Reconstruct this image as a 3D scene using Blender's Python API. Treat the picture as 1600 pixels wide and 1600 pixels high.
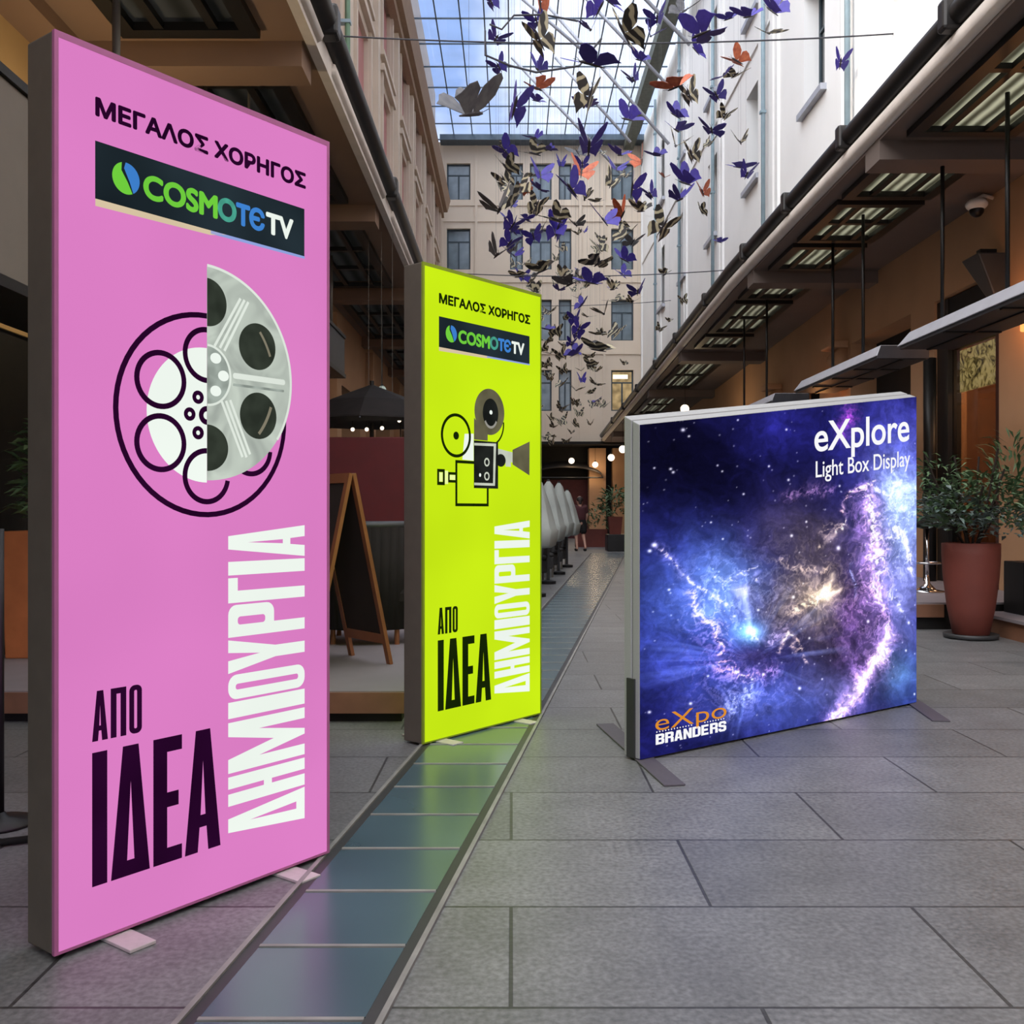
import bpy, bmesh, math, random
import numpy as np
from mathutils import Vector, Matrix

for o in list(bpy.data.objects):
    bpy.data.objects.remove(o)
SC = bpy.context.scene
COL = SC.collection
PI = math.pi
F, EYE = 1528.0, 1.215

# ------------------------------------------------------------------ camera
cam = bpy.data.cameras.new('camera')
cam.sensor_width = 36.0
cam.lens = 36.0 * F / 1600.0
cam.clip_end = 300
camo = bpy.data.objects.new('camera', cam)
COL.objects.link(camo)
camo.location = (0, 0, EYE)
camo.rotation_euler = (PI / 2, 0, 0)
SC.camera = camo

# ------------------------------------------------------------------ colour management
SC.view_settings.view_transform = 'Standard'
SC.view_settings.look = 'None'
SC.view_settings.gamma = 1.0
SC.view_settings.exposure = 0.0
SC.view_settings.use_curve_mapping = False


def s2l(c):
    c = c / 255.0
    return c / 12.92 if c <= 0.04045 else ((c + 0.055) / 1.055) ** 2.4


def rgb(r, g, b):
    return (s2l(r), s2l(g), s2l(b), 1.0)


# ------------------------------------------------------------------ sky
world = bpy.data.worlds.new('sky')
SC.world = world
world.use_nodes = True
nt = world.node_tree
nt.nodes.clear()
wo = nt.nodes.new('ShaderNodeOutputWorld')
bg = nt.nodes.new('ShaderNodeBackground')
tc = nt.nodes.new('ShaderNodeTexCoord')
sep = nt.nodes.new('ShaderNodeSeparateXYZ')
nt.links.new(tc.outputs['Generated'], sep.inputs[0])
rampz = nt.nodes.new('ShaderNodeValToRGB')          # brightness grows towards the zenith, as an overcast sky does
e = rampz.color_ramp.elements
e[0].position = 0.0
e[0].color = (0.34, 0.50, 0.92, 1)
e[1].position = 1.0
e[1].color = (3.0, 2.95, 2.9, 1)
k = rampz.color_ramp.elements.new(0.5)
k.color = (0.50, 0.70, 1.15, 1)
nt.links.new(sep.outputs['Z'], rampz.inputs[0])
cn = nt.nodes.new('ShaderNodeTexNoise')
cn.inputs['Scale'].default_value = 5.0
cn.inputs['Detail'].default_value = 5.0
nt.links.new(tc.outputs['Generated'], cn.inputs['Vector'])
cr = nt.nodes.new('ShaderNodeValToRGB')
cr.color_ramp.elements[0].position = 0.50
cr.color_ramp.elements[0].color = (0, 0, 0, 1)
cr.color_ramp.elements[1].position = 0.68
cr.color_ramp.elements[1].color = (1, 1, 1, 1)
nt.links.new(cn.outputs['Fac'], cr.inputs[0])
mx = nt.nodes.new('ShaderNodeMix')
mx.data_type = 'RGBA'
mx.inputs['B'].default_value = (1.5, 1.55, 1.65, 1)
nt.links.new(cr.outputs[0], mx.inputs['Factor'])
nt.links.new(rampz.outputs[0], mx.inputs['A'])
mlt = nt.nodes.new('ShaderNodeMix')
mlt.data_type = 'RGBA'
mlt.blend_type = 'LIGHTEN'
mlt.inputs['Factor'].default_value = 1.0
nt.links.new(rampz.outputs[0], mlt.inputs['A'])
nt.links.new(mx.outputs['Result'], mlt.inputs['B'])
# broad bright area of hazy sky around the sun, behind the left-hand roofs
dv = nt.nodes.new('ShaderNodeVectorMath')
dv.operation = 'DOT_PRODUCT'
dv.inputs[1].default_value = Vector((-0.66, -0.52, 0.55)).normalized()
nt.links.new(tc.outputs['Generated'], dv.inputs[0])
mxx = nt.nodes.new('ShaderNodeMath')
mxx.operation = 'MAXIMUM'
mxx.inputs[1].default_value = 0.0
nt.links.new(dv.outputs['Value'], mxx.inputs[0])
pw = nt.nodes.new('ShaderNodeMath')
pw.operation = 'POWER'
pw.inputs[1].default_value = 3.0
nt.links.new(mxx.outputs[0], pw.inputs[0])
hz = nt.nodes.new('ShaderNodeVectorMath')
hz.operation = 'SCALE'
hz.inputs[0].default_value = (6.9, 6.7, 6.4)
nt.links.new(pw.outputs[0], hz.inputs['Scale'])
sm = nt.nodes.new('ShaderNodeVectorMath')
sm.operation = 'ADD'
nt.links.new(mlt.outputs['Result'], sm.inputs[0])
nt.links.new(hz.outputs[0], sm.inputs[1])
nt.links.new(sm.outputs[0], bg.inputs['Color'])
bg.inputs['Strength'].default_value = 1.0
nt.links.new(bg.outputs[0], wo.inputs[0])

# ------------------------------------------------------------------ sun
sl = bpy.data.lights.new('sun', 'SUN')
sl.energy = 1.2
sl.angle = math.radians(1.0)
sl.color = (1.0, 0.86, 0.68)
so = bpy.data.objects.new('sun', sl)
COL.objects.link(so)
so.rotation_euler = Vector((1, 0.35, -0.30)).to_track_quat('-Z', 'Y').to_euler()
so.location = (-10, -10, 20)


# ------------------------------------------------------------------ material helpers
def newmat(name):
    m = bpy.data.materials.new(name)
    m.use_nodes = True
    t = m.node_tree
    t.nodes.clear()
    out = t.nodes.new('ShaderNodeOutputMaterial')
    return m, t, out


def pmat(name, col, rough=0.6, metal=0.0, var=0.10, scale=6.0, bump=0.0, bscale=60.0, spec=0.5, col2=None, detail=4.0):
    """principled with a noise driven colour variation and optional bump"""
    m, t, out = newmat(name)
    b = t.nodes.new('ShaderNodeBsdfPrincipled')
    b.inputs['Roughness'].default_value = rough
    b.inputs['Metallic'].default_value = metal
    b.inputs['Specular IOR Level'].default_value = spec
    c = t.nodes.new('ShaderNodeTexCoord')
    n = t.nodes.new('ShaderNodeTexNoise')
    n.inputs['Scale'].default_value = scale
    n.inputs['Detail'].default_value = detail
    t.links.new(c.outputs['Object'], n.inputs['Vector'])
    r = t.nodes.new('ShaderNodeValToRGB')
    c2 = col2 if col2 else tuple(min(1, x * (1 + var)) for x in col[:3]) + (1,)
    c1 = col if col2 else tuple(x * (1 - var) for x in col[:3]) + (1,)
    r.color_ramp.elements[0].position = 0.3
    r.color_ramp.elements[0].color = c1
    r.color_ramp.elements[1].position = 0.7
    r.color_ramp.elements[1].color = c2
    t.links.new(n.outputs['Fac'], r.inputs[0])
    t.links.new(r.outputs[0], b.inputs['Base Color'])
    if bump:
        n2 = t.nodes.new('ShaderNodeTexNoise')
        n2.inputs['Scale'].default_value = bscale
        n2.inputs['Detail'].default_value = 3
        t.links.new(c.outputs['Object'], n2.inputs['Vector'])
        bp = t.nodes.new('ShaderNodeBump')
        bp.inputs['Strength'].default_value = bump
        bp.inputs['Distance'].default_value = 0.01
        t.links.new(n2.outputs['Fac'], bp.inputs['Height'])
        t.links.new(bp.outputs[0], b.inputs['Normal'])
    t.links.new(b.outputs[0], out.inputs[0])
    return m


def emat(name, col, strength=1.0, var=0.04, scale=2.0):
    """back-lit print or lamp: emission with a faint unevenness"""
    m, t, out = newmat(name)
    em = t.nodes.new('ShaderNodeEmission')
    em.inputs['Strength'].default_value = strength
    c = t.nodes.new('ShaderNodeTexCoord')
    n = t.nodes.new('ShaderNodeTexNoise')
    n.inputs['Scale'].default_value = scale
    n.inputs['Detail'].default_value = 1.5
    t.links.new(c.outputs['Object'], n.inputs['Vector'])
    r = t.nodes.new('ShaderNodeValToRGB')
    r.color_ramp.elements[0].position = 0.35
    r.color_ramp.elements[0].color = tuple(x * (1 - var) for x in col[:3]) + (1,)
    r.color_ramp.elements[1].position = 0.65
    r.color_ramp.elements[1].color = tuple(x * (1 + var) for x in col[:3]) + (1,)
    t.links.new(n.outputs['Fac'], r.inputs[0])
    t.links.new(r.outputs[0], em.inputs['Color'])
    t.links.new(em.outputs[0], out.inputs[0])
    return m


def glassmat(name, tint, gloss=0.12, rough=0.03, glosscol=(0.9, 0.95, 1, 1)):
    m, t, out = newmat(name)
    tr = t.nodes.new('ShaderNodeBsdfTransparent')
    n = t.nodes.new('ShaderNodeTexNoise')
    n.inputs['Scale'].default_value = 0.6
    c = t.nodes.new('ShaderNodeTexCoord')
    t.links.new(c.outputs['Object'], n.inputs['Vector'])
    r = t.nodes.new('ShaderNodeValToRGB')
    r.color_ramp.elements[0].position = 0.3
    r.color_ramp.elements[0].color = tuple(x * 0.93 for x in tint[:3]) + (1,)
    r.color_ramp.elements[1].position = 0.7
    r.color_ramp.elements[1].color = tint
    t.links.new(n.outputs['Fac'], r.inputs[0])
    t.links.new(r.outputs[0], tr.inputs[0])
    g = t.nodes.new('ShaderNodeBsdfGlossy')
    g.inputs['Roughness'].default_value = rough
    g.inputs['Color'].default_value = glosscol
    mixn = t.nodes.new('ShaderNodeMixShader')
    mixn.inputs[0].default_value = gloss
    t.links.new(tr.outputs[0], mixn.inputs[1])
    t.links.new(g.outputs[0], mixn.inputs[2])
    t.links.new(mixn.outputs[0], out.inputs[0])
    return m


# ------------------------------------------------------------------ mesh builder
class MB:
    def __init__(s):
        s.v, s.f = [], []

    def add(s, verts, faces):
        o = len(s.v)
        s.v += [tuple(p) for p in verts]
        s.f += [tuple(o + i for i in f) for f in faces]
        return s

    def box(s, x0, x1, y0, y1, z0, z1):
        if x0 > x1: x0, x1 = x1, x0
        if y0 > y1: y0, y1 = y1, y0
        if z0 > z1: z0, z1 = z1, z0
        v = [(x0, y0, z0), (x1, y0, z0), (x1, y1, z0), (x0, y1, z0), (x0, y0, z1), (x1, y0, z1), (x1, y1, z1), (x0, y1, z1)]
        return s.add(v, [(0, 3, 2, 1), (4, 5, 6, 7), (0, 1, 5, 4), (1, 2, 6, 5), (2, 3, 7, 6), (3, 0, 4, 7)])

    def hexa(s, v):
        """8 corners: bottom ring 0-3, top ring 4-7"""
        return s.add(v, [(0, 3, 2, 1), (4, 5, 6, 7), (0, 1, 5, 4), (1, 2, 6, 5), (2, 3, 7, 6), (3, 0, 4, 7)])

    def quad(s, a, b, c, d):
        return s.add([a, b, c, d], [(0, 1, 2, 3)])

    def tube(s, pts, r, n=8, cap=True):
        pts = [Vector(p) for p in pts]
        rs = r if isinstance(r, (list, tuple)) else [r] * len(pts)
        rings = []
        up = Vector((0, 0, 1))
        o = len(s.v)
        for i, p in enumerate(pts):
            d = (pts[min(i + 1, len(pts) - 1)] - pts[max(i - 1, 0)]).normalized()
            a = d.cross(up)
            if a.length < 1e-3:
                a = d.cross(Vector((1, 0, 0)))
            a.normalize()
            b = d.cross(a).normalized()
            for j in range(n):
                t = 2 * PI * j / n
                s.v.append(tuple(p + (a * math.cos(t) + b * math.sin(t)) * rs[i]))
        for i in range(len(pts) - 1):
            for j in range(n):
                s.f.append((o + i * n + j, o + i * n + (j + 1) % n, o + (i + 1) * n + (j + 1) % n, o + (i + 1) * n + j))
        if cap:
            s.f.append(tuple(o + j for j in range(n)))
            s.f.append(tuple(o + (len(pts) - 1) * n + j for j in reversed(range(n))))
        return s

    def lathe(s, prof, c=(0, 0, 0), n=24):
        o = len(s.v)
        for r, z in prof:
            for j in range(n):
                t = 2 * PI * j / n
                s.v.append((c[0] + r * math.cos(t), c[1] + r * math.sin(t), c[2] + z))
        for i in range(len(prof) - 1):
            for j in range(n):
                s.f.append((o + i * n + j, o + i * n + (j + 1) % n, o + (i + 1) * n + (j + 1) % n, o + (i + 1) * n + j))
        s.f.append(tuple(o + j for j in reversed(range(n))))
        s.f.append(tuple(o + (len(prof) - 1) * n + j for j in range(n)))
        return s

    def ball(s, c, r, n=14, m=9, sq=(1, 1, 1)):
        prof = [(max(1e-4, r * math.sin(PI * i / m)), -r * math.cos(PI * i / m)) for i in range(m + 1)]
        o = len(s.v)
        s.lathe(prof, (0, 0, 0), n)
        for i in range(o, len(s.v)):
            x, y, z = s.v[i]
            s.v[i] = (c[0] + x * sq[0], c[1] + y * sq[1], c[2] + z * sq[2])
        return s

    def build(s, name, mat, parent=None, smooth=False, bevel=0.0, loc=None):
        me = bpy.data.meshes.new(name)
        me.from_pydata(s.v, [], s.f)
        me.validate()
        bm = bmesh.new()
        bm.from_mesh(me)
        bmesh.ops.recalc_face_normals(bm, faces=bm.faces)
        bm.to_mesh(me)
        bm.free()
        if mat: me.materials.append(mat)
        return link(name, me, parent, smooth, bevel, loc)


def link(name, me, parent=None, smooth=False, bevel=0.0, loc=None):
    o = bpy.data.objects.new(name, me)
    COL.objects.link(o)
    if parent is not None: o.parent = parent
    if loc: o.location = loc
    if smooth:
        for p in me.polygons: p.use_smooth = True
    if bevel:
        b = o.modifiers.new('bevel', 'BEVEL')
        b.width = bevel
        b.segments = 2
        b.limit_method = 'ANGLE'
    return o


def tag(o, label=None, cat=None, group=None, kind=None):
    if label: o['label'] = label
    if cat: o['category'] = cat
    if group: o['group'] = group
    if kind: o['kind'] = kind
    return o


def empty(name, loc, rz=0, label=None, cat=None, group=None, kind=None):
    o = bpy.data.objects.new(name, None)
    COL.objects.link(o)
    o.empty_display_size = 0.1
    o.location = loc
    o.rotation_euler = (0, 0, rz)
    return tag(o, label, cat, group, kind)


def copy_tree(o, parent=None):
    c = o.copy()
    COL.objects.link(c)
    if parent is not None: c.parent = parent
    for ch in list(o.children):
        copy_tree(ch, c)
    return c


def at(px, py, Y):
    return ((px - 800) / F * Y, Y, EYE + (800 - py) / F * Y)


# ------------------------------------------------------------------ materials
M = {}
M['ochre'] = pmat('ochre_plaster', rgb(178, 146, 100), 0.85, var=0.06, scale=1.5, bump=0.1)
M['tan'] = pmat('tan_plaster', rgb(176, 136, 102), 0.85, var=0.06, scale=1.5, bump=0.1)
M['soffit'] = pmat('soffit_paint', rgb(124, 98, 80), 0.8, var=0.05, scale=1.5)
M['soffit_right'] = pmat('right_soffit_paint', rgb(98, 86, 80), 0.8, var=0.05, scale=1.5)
M['white_facade'] = pmat('white_stucco', rgb(238, 236, 232), 0.85, var=0.03, scale=0.8, bump=0.08)
M['stone'] = pmat('pale_stone', rgb(196, 178, 160), 0.85, var=0.07, scale=1.2, bump=0.1)
M['pink_panel'] = pmat('faded_pink_plaster', rgb(172, 116, 110), 0.85, var=0.06)
M['end'] = pmat('cream_render', rgb(214, 198, 178), 0.85, var=0.03, scale=0.7)
M['cornice'] = pmat('brown_cornice', rgb(150, 122, 98), 0.8, var=0.05)
M['black'] = pmat('black_metal', rgb(26, 25, 25), 0.45, 0.3, var=0.15)
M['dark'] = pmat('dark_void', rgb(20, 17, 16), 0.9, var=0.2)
M['gutter'] = pmat('black_gutter', rgb(36, 33, 32), 0.4, 0.4, var=0.2)
M['fascia'] = pmat('cream_fascia', rgb(208, 198, 190), 0.6, var=0.06)
M['teal_frame'] = pmat('teal_frame', rgb(52, 66, 74), 0.5, var=0.1)
M['pane_sky'] = pmat('window_glass', rgb(118, 132, 140), 0.12, 0.0, var=0.4, scale=0.8, spec=0.6)
M['pane_dark'] = pmat('dark_window_glass', rgb(38, 40, 42), 0.08, 0.0, var=0.3, scale=1.0, spec=0.8)
M['alu'] = pmat('brushed_aluminium', rgb(128, 122, 114), 0.45, 0.6, var=0.05, scale=20)
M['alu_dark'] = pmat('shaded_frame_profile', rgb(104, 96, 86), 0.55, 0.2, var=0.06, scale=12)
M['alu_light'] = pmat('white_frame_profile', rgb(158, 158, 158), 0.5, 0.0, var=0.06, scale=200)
M['groove'] = pmat('frame_groove', rgb(90, 86, 92), 0.6, var=0.1)
M['foot'] = pmat('foot_steel', rgb(86, 80, 88), 0.6, 0.1, var=0.06, scale=40)
M['foot_light'] = pmat('pale_foot_plate', rgb(190, 180, 180), 0.45, 0.1, var=0.06, scale=40)
M['strip_metal'] = pmat('worn_strip_metal', rgb(142, 140, 136), 0.5, 0.2, var=0.2, scale=8)
M['bracket'] = pmat('dark_bracket', rgb(62, 62, 64), 0.5, 0.3, var=0.08)
M['wood'] = pmat('warm_wood', rgb(140, 84, 56), 0.55, var=0.2, scale=4, bump=0.1)
M['deckwood'] = pmat('deck_edge_wood', rgb(128, 88, 66), 0.6, var=0.15, scale=5)
M['decktop'] = pmat('deck_top', rgb(132, 124, 128), 0.6, var=0.06, scale=3)
M['red'] = pmat('dark_red_panel', rgb(92, 14, 18), 0.6, var=0.1)
M['chalk'] = pmat('chalkboard', rgb(42, 30, 26), 0.8, var=0.15)
M['terracotta'] = pmat('terracotta', rgb(108, 50, 40), 0.7, var=0.12, scale=3, bump=0.1)
M['orange_clay'] = pmat('orange_clay', rgb(190, 110, 62), 0.75, var=0.12)
M['leaf'] = pmat('green_leaf', rgb(52, 84, 50), 0.6, col2=rgb(96, 120, 84), scale=5)
M['leaf_grey'] = pmat('grey_green_leaf', rgb(60, 80, 72), 0.6, col2=rgb(120, 134, 130), scale=5)
M['soil'] = pmat('soil', rgb(40, 30, 24), 0.95, var=0.3)
M['chrome'] = pmat('chrome', rgb(200, 200, 204), 0.15, 1.0, var=0.05)
M['grey_board'] = pmat('grey_fascia_board', rgb(120, 112, 104), 0.7, var=0.04)
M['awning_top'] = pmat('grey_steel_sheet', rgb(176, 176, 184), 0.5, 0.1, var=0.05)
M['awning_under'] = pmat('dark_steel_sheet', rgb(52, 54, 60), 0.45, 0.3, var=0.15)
M['rod'] = pmat('grey_rod', rgb(110, 104, 96), 0.5, 0.3, var=0.1)
M['mullion'] = pmat('roof_glazing_bar', rgb(74, 88, 100), 0.5, 0.2, var=0.1)
M['strut'] = pmat('pale_roof_strut', rgb(176, 178, 186), 0.5, 0.2, var=0.06)
M['edge_beam'] = pmat('green_grey_beam', rgb(92, 96, 84), 0.6, 0.1, var=0.15)
M['roofglass'] = glassmat('roof_glass', (0.92, 0.95, 1.0, 1), 0.05)
M['shopglass'] = glassmat('shop_glass', (0.62, 0.58, 0.54, 1), 0.10, 0.02)
M['pipe'] = pmat('blue_grey_pipe', rgb(138, 158, 166), 0.5, var=0.08)
M['wire'] = pmat('wire', rgb(60, 60, 66), 0.6, 0.3, var=0.05)
M['bulb'] = emat('warm_bulb', (1.0, 0.82, 0.60, 1), 3.0)
M['warmpane'] = emat('lit_room', (0.42, 0.30, 0.15, 1), 0.9, var=0.35, scale=3)
M['tube_light'] = emat('lit_tube', (1.0, 0.85, 0.55, 1), 2.2)
M['orange_glow'] = emat('orange_lamp', (1.0, 0.36, 0.10, 1), 1.6)
M['white_cloth'] = pmat('pale_grey_canvas', rgb(158, 162, 156), 0.85, var=0.12, scale=3)
M['dark_cloth'] = pmat('black_canvas', rgb(30, 24, 22), 0.95, var=0.15)
M['chair'] = pmat('dark_wicker', rgb(44, 42, 42), 0.7, var=0.25, scale=30)
M['skin'] = pmat('skin', rgb(196, 150, 130), 0.6, var=0.04)
M['hair'] = pmat('dark_hair', rgb(46, 32, 28), 0.6, var=0.2)
M['maroon'] = pmat('maroon_cloth', rgb(74, 34, 38), 0.85, var=0.12)
M['blackcloth'] = pmat('black_cloth', rgb(22, 20, 22), 0.9, var=0.15)
M['white_paint'] = pmat('white_paint', rgb(220, 218, 214), 0.5, var=0.03)


# floor: slabs of 1.23 x 0.613 m laid in running bond, rows across the street
def floor_material():
    m, t, out = newmat('grey_paving')
    b = t.nodes.new('ShaderNodeBsdfPrincipled')
    g = t.nodes.new('ShaderNodeNewGeometry')
    mp = t.nodes.new('ShaderNodeMapping')
    mp.inputs['Location'].default_value = (-0.612 + 123.0, -2.397 + 61.3, 0)
    t.links.new(g.outputs['Position'], mp.inputs['Vector'])
    br = t.nodes.new('ShaderNodeTexBrick')
    br.offset = 0.5
    br.offset_frequency = 2
    br.inputs['Scale'].default_value = 1.0
    br.inputs['Brick Width'].default_value = 1.23
    br.inputs['Row Height'].default_value = 0.613
    br.inputs['Mortar Size'].default_value = 0.006
    br.inputs['Mortar Smooth'].default_value = 0.2
    br.inputs['Bias'].default_value = 0.0
    br.inputs['Color1'].default_value = rgb(103, 103, 104)
    br.inputs['Color2'].default_value = rgb(117, 117, 118)
    br.inputs['Mortar'].default_value = rgb(60, 59, 59)
    t.links.new(mp.outputs[0], br.inputs['Vector'])
    n1 = t.nodes.new('ShaderNodeTexNoise')
    n1.inputs['Scale'].default_value = 3.0
    n1.inputs['Detail'].default_value = 8
    n1.inputs['Roughness'].default_value = 0.7
    t.links.new(g.outputs['Position'], n1.inputs['Vector'])
    n2 = t.nodes.new('ShaderNodeTexNoise')
    n2.inputs['Scale'].default_value = 55.0
    n2.inputs['Detail'].default_value = 3
    t.links.new(g.outputs['Position'], n2.inputs['Vector'])
    r1 = t.nodes.new('ShaderNodeMapRange')
    r1.inputs['From Min'].default_value = 0.3
    r1.inputs['From Max'].default_value = 0.7
    r1.inputs['To Min'].default_value = 0.72
    r1.inputs['To Max'].default_value = 1.16
    t.links.new(n1.outputs['Fac'], r1.inputs['Value'])
    r2 = t.nodes.new('ShaderNodeMapRange')
    r2.inputs['From Min'].default_value = 0.3
    r2.inputs['From Max'].default_value = 0.7
    r2.inputs['To Min'].default_value = 0.68
    r2.inputs['To Max'].default_value = 1.34
    t.links.new(n2.outputs['Fac'], r2.inputs['Value'])
    mu = t.nodes.new('ShaderNodeMath')
    mu.operation = 'MULTIPLY'
    t.links.new(r1.outputs[0], mu.inputs[0])
    t.links.new(r2.outputs[0], mu.inputs[1])
    vm = t.nodes.new('ShaderNodeVectorMath')
    vm.operation = 'SCALE'
    t.links.new(br.outputs['Color'], vm.inputs[0])
    t.links.new(mu.outputs[0], vm.inputs['Scale'])
    t.links.new(vm.outputs[0], b.inputs['Base Color'])
    b.inputs['Roughness'].default_value = 0.42
    b.inputs['Specular IOR Level'].default_value = 0.5
    inv = t.nodes.new('ShaderNodeMath')
    inv.operation = 'MULTIPLY_ADD'
    inv.inputs[1].default_value = -1.0
    inv.inputs[2].default_value = 1.0
    t.links.new(br.outputs['Fac'], inv.inputs[0])
    ad = t.nodes.new('ShaderNodeMath')
    ad.operation = 'MULTIPLY_ADD'
    ad.inputs[1].default_value = 0.25
    t.links.new(n2.outputs['Fac'], ad.inputs[0])
    t.links.new(inv.outputs[0], ad.inputs[2])
    bp = t.nodes.new('ShaderNodeBump')
    bp.inputs['Strength'].default_value = 0.5
    bp.inputs['Distance'].default_value = 0.004
    t.links.new(ad.outputs[0], bp.inputs['Height'])
    t.links.new(bp.outputs[0], b.inputs['Normal'])
    t.links.new(b.outputs[0], out.inputs[0])
    return m


M['floor'] = floor_material()


def strip_glass():
    m, t, out = newmat('teal_floor_glass')
    b = t.nodes.new('ShaderNodeBsdfPrincipled')
    n = t.nodes.new('ShaderNodeTexNoise')
    n.inputs['Scale'].default_value = 1.3
    g = t.nodes.new('ShaderNodeNewGeometry')
    t.links.new(g.outputs['Position'], n.inputs['Vector'])
    r = t.nodes.new('ShaderNodeValToRGB')
    r.color_ramp.elements[0].position = 0.3
    r.color_ramp.elements[0].color = rgb(64, 84, 94)
    r.color_ramp.elements[1].position = 0.7
    r.color_ramp.elements[1].color = rgb(78, 100, 110)
    t.links.new(n.outputs['Fac'], r.inputs[0])
    t.links.new(r.outputs[0], b.inputs['Base Color'])
    b.inputs['Roughness'].default_value = 0.26
    b.inputs['Specular IOR Level'].default_value = 0.9
    t.links.new(b.outputs[0], out.inputs[0])
    return m


M['stripglass'] = strip_glass()


def tile_pane(name, ca, cb, scale):
    """translucent skylight pane, corrugated sheet behind it"""
    m, t, out = newmat(name)
    c = t.nodes.new('ShaderNodeTexCoord')
    w = t.nodes.new('ShaderNodeTexWave')
    w.inputs['Scale'].default_value = scale
    w.inputs['Distortion'].default_value = 1.0
    t.links.new(c.outputs['Object'], w.inputs['Vector'])
    r = t.nodes.new('ShaderNodeValToRGB')
    r.color_ramp.elements[0].color = ca
    r.color_ramp.elements[1].color = cb
    t.links.new(w.outputs['Fac'], r.inputs[0])
    tr = t.nodes.new('ShaderNodeBsdfTranslucent')
    t.links.new(r.outputs[0], tr.inputs[0])
    d = t.nodes.new('ShaderNodeBsdfDiffuse')
    t.links.new(r.outputs[0], d.inputs[0])
    mixn = t.nodes.new('ShaderNodeMixShader')
    mixn.inputs[0].default_value = 0.3
    t.links.new(tr.outputs[0], mixn.inputs[1])
    t.links.new(d.outputs[0], mixn.inputs[2])
    t.links.new(mixn.outputs[0], out.inputs[0])
    return m


M['pane_right'] = tile_pane('ribbed_skylight_pane', rgb(120, 118, 104), rgb(206, 206, 190), 2.2)
M['pane_left'] = tile_pane('smoked_skylight_pane', rgb(74, 74, 72), rgb(104, 104, 102), 1.2)

# ================================================================== SETTING
MB().quad((-8, -14, 0), (10, -14, 0), (10, 46, 0), (-8, 46, 0)).build('floor', M['floor']).__setitem__('kind', 'structure')


def wall_holes(mb, axis, pos, depth, a0, a1, z0, z1, holes):
    """a wall face on plane axis=pos spanning a (other horizontal axis) and z, with rectangular recesses going `depth` behind"""
    As = sorted(set([a0, a1] + [h[0] for h in holes] + [h[1] for h in holes]))
    Zs = sorted(set([z0, z1] + [h[2] for h in holes] + [h[3] for h in holes]))

    def P(a, z, d=0.0):
        return (pos + d, a, z) if axis == 'x' else (a, pos + d, z)
    for i in range(len(As) - 1):
        for j in range(len(Zs) - 1):
            ca, cz = (As[i] + As[i + 1]) / 2, (Zs[j] + Zs[j + 1]) / 2
            if ca < a0 or ca > a1 or cz < z0 or cz > z1: continue
            if any(h[0] < ca < h[1] and h[2] < cz < h[3] for h in holes): continue
            mb.quad(P(As[i], Zs[j]), P(As[i + 1], Zs[j]), P(As[i + 1], Zs[j + 1]), P(As[i], Zs[j + 1]))
    for h in holes:
        b0, b1, c0, c1 = h[:4]
        mb.quad(P(b0, c0), P(b1, c0), P(b1, c0, depth), P(b0, c0, depth))
        mb.quad(P(b0, c1), P(b1, c1), P(b1, c1, depth), P(b0, c1, depth))
        mb.quad(P(b0, c0), P(b0, c1), P(b0, c1, depth), P(b0, c0, depth))
        mb.quad(P(b1, c0), P(b1, c1), P(b1, c1, depth), P(b1, c0, depth))


WN = [0]


def window(axis, pos, sgn, a0, a1, z0, z1, fm, pm, style='cross', sill=None):
    """a framed window with its own pane; axis 'x': lies in plane x=pos, sgn = direction into the wall"""
    WN[0] += 1
    root = empty('window_%d' % WN[0], ((pos, (a0 + a1) / 2, z0) if axis == 'x' else ((a0 + a1) / 2, pos, z0)), kind='structure')
    w, h = (a1 - a0) / 2, z1 - z0
    f = MB()

    def B(m, A0, A1, Z0, Z1, d0, d1):
        if axis == 'x':
            m.box(sgn * d0, sgn * d1, A0, A1, Z0, Z1)
        else:
            m.box(A0, A1, sgn * d0, sgn * d1, Z0, Z1)
    t = 0.07
    B(f, -w, -w + t, 0, h, 0, 0.07)
    B(f, w - t, w, 0, h, 0, 0.07)
    B(f, -w + t, w - t, 0, t, 0, 0.07)
    B(f, -w + t, w - t, h - t, h, 0, 0.07)
    if style in ('cross', 'lit'):
        B(f, -w + t, w - t, h * 0.68, h * 0.68 + 0.06, 0, 0.07)
        B(f, -0.035, 0.035, t, h * 0.68, 0, 0.07)
    f.build('window_frame', fm, root)
    p = MB()
    B(p, -w + t, w - t, t, h - t, 0.03, 0.05)
    p.build('window_pane', pm, root)
    if sill:
        s = MB()
        B(s, -w - 0.12, w + 0.12, -0.1, 0.0, -sill, 0.02)
        s.build('window_sill', M['grey_board'], root)
    return root


# ---- right building: shop front below the canopy, white facade above
XR = 5.85


def zr(Y):                                   # right soffit height, falling beyond Y = 17
    return EYE + 3.86 - max(0, Y - 17) * 0.030


def xr(Y):                                   # right canopy edge
    return 3.68 + 0.0075 * max(0, Y)


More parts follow.
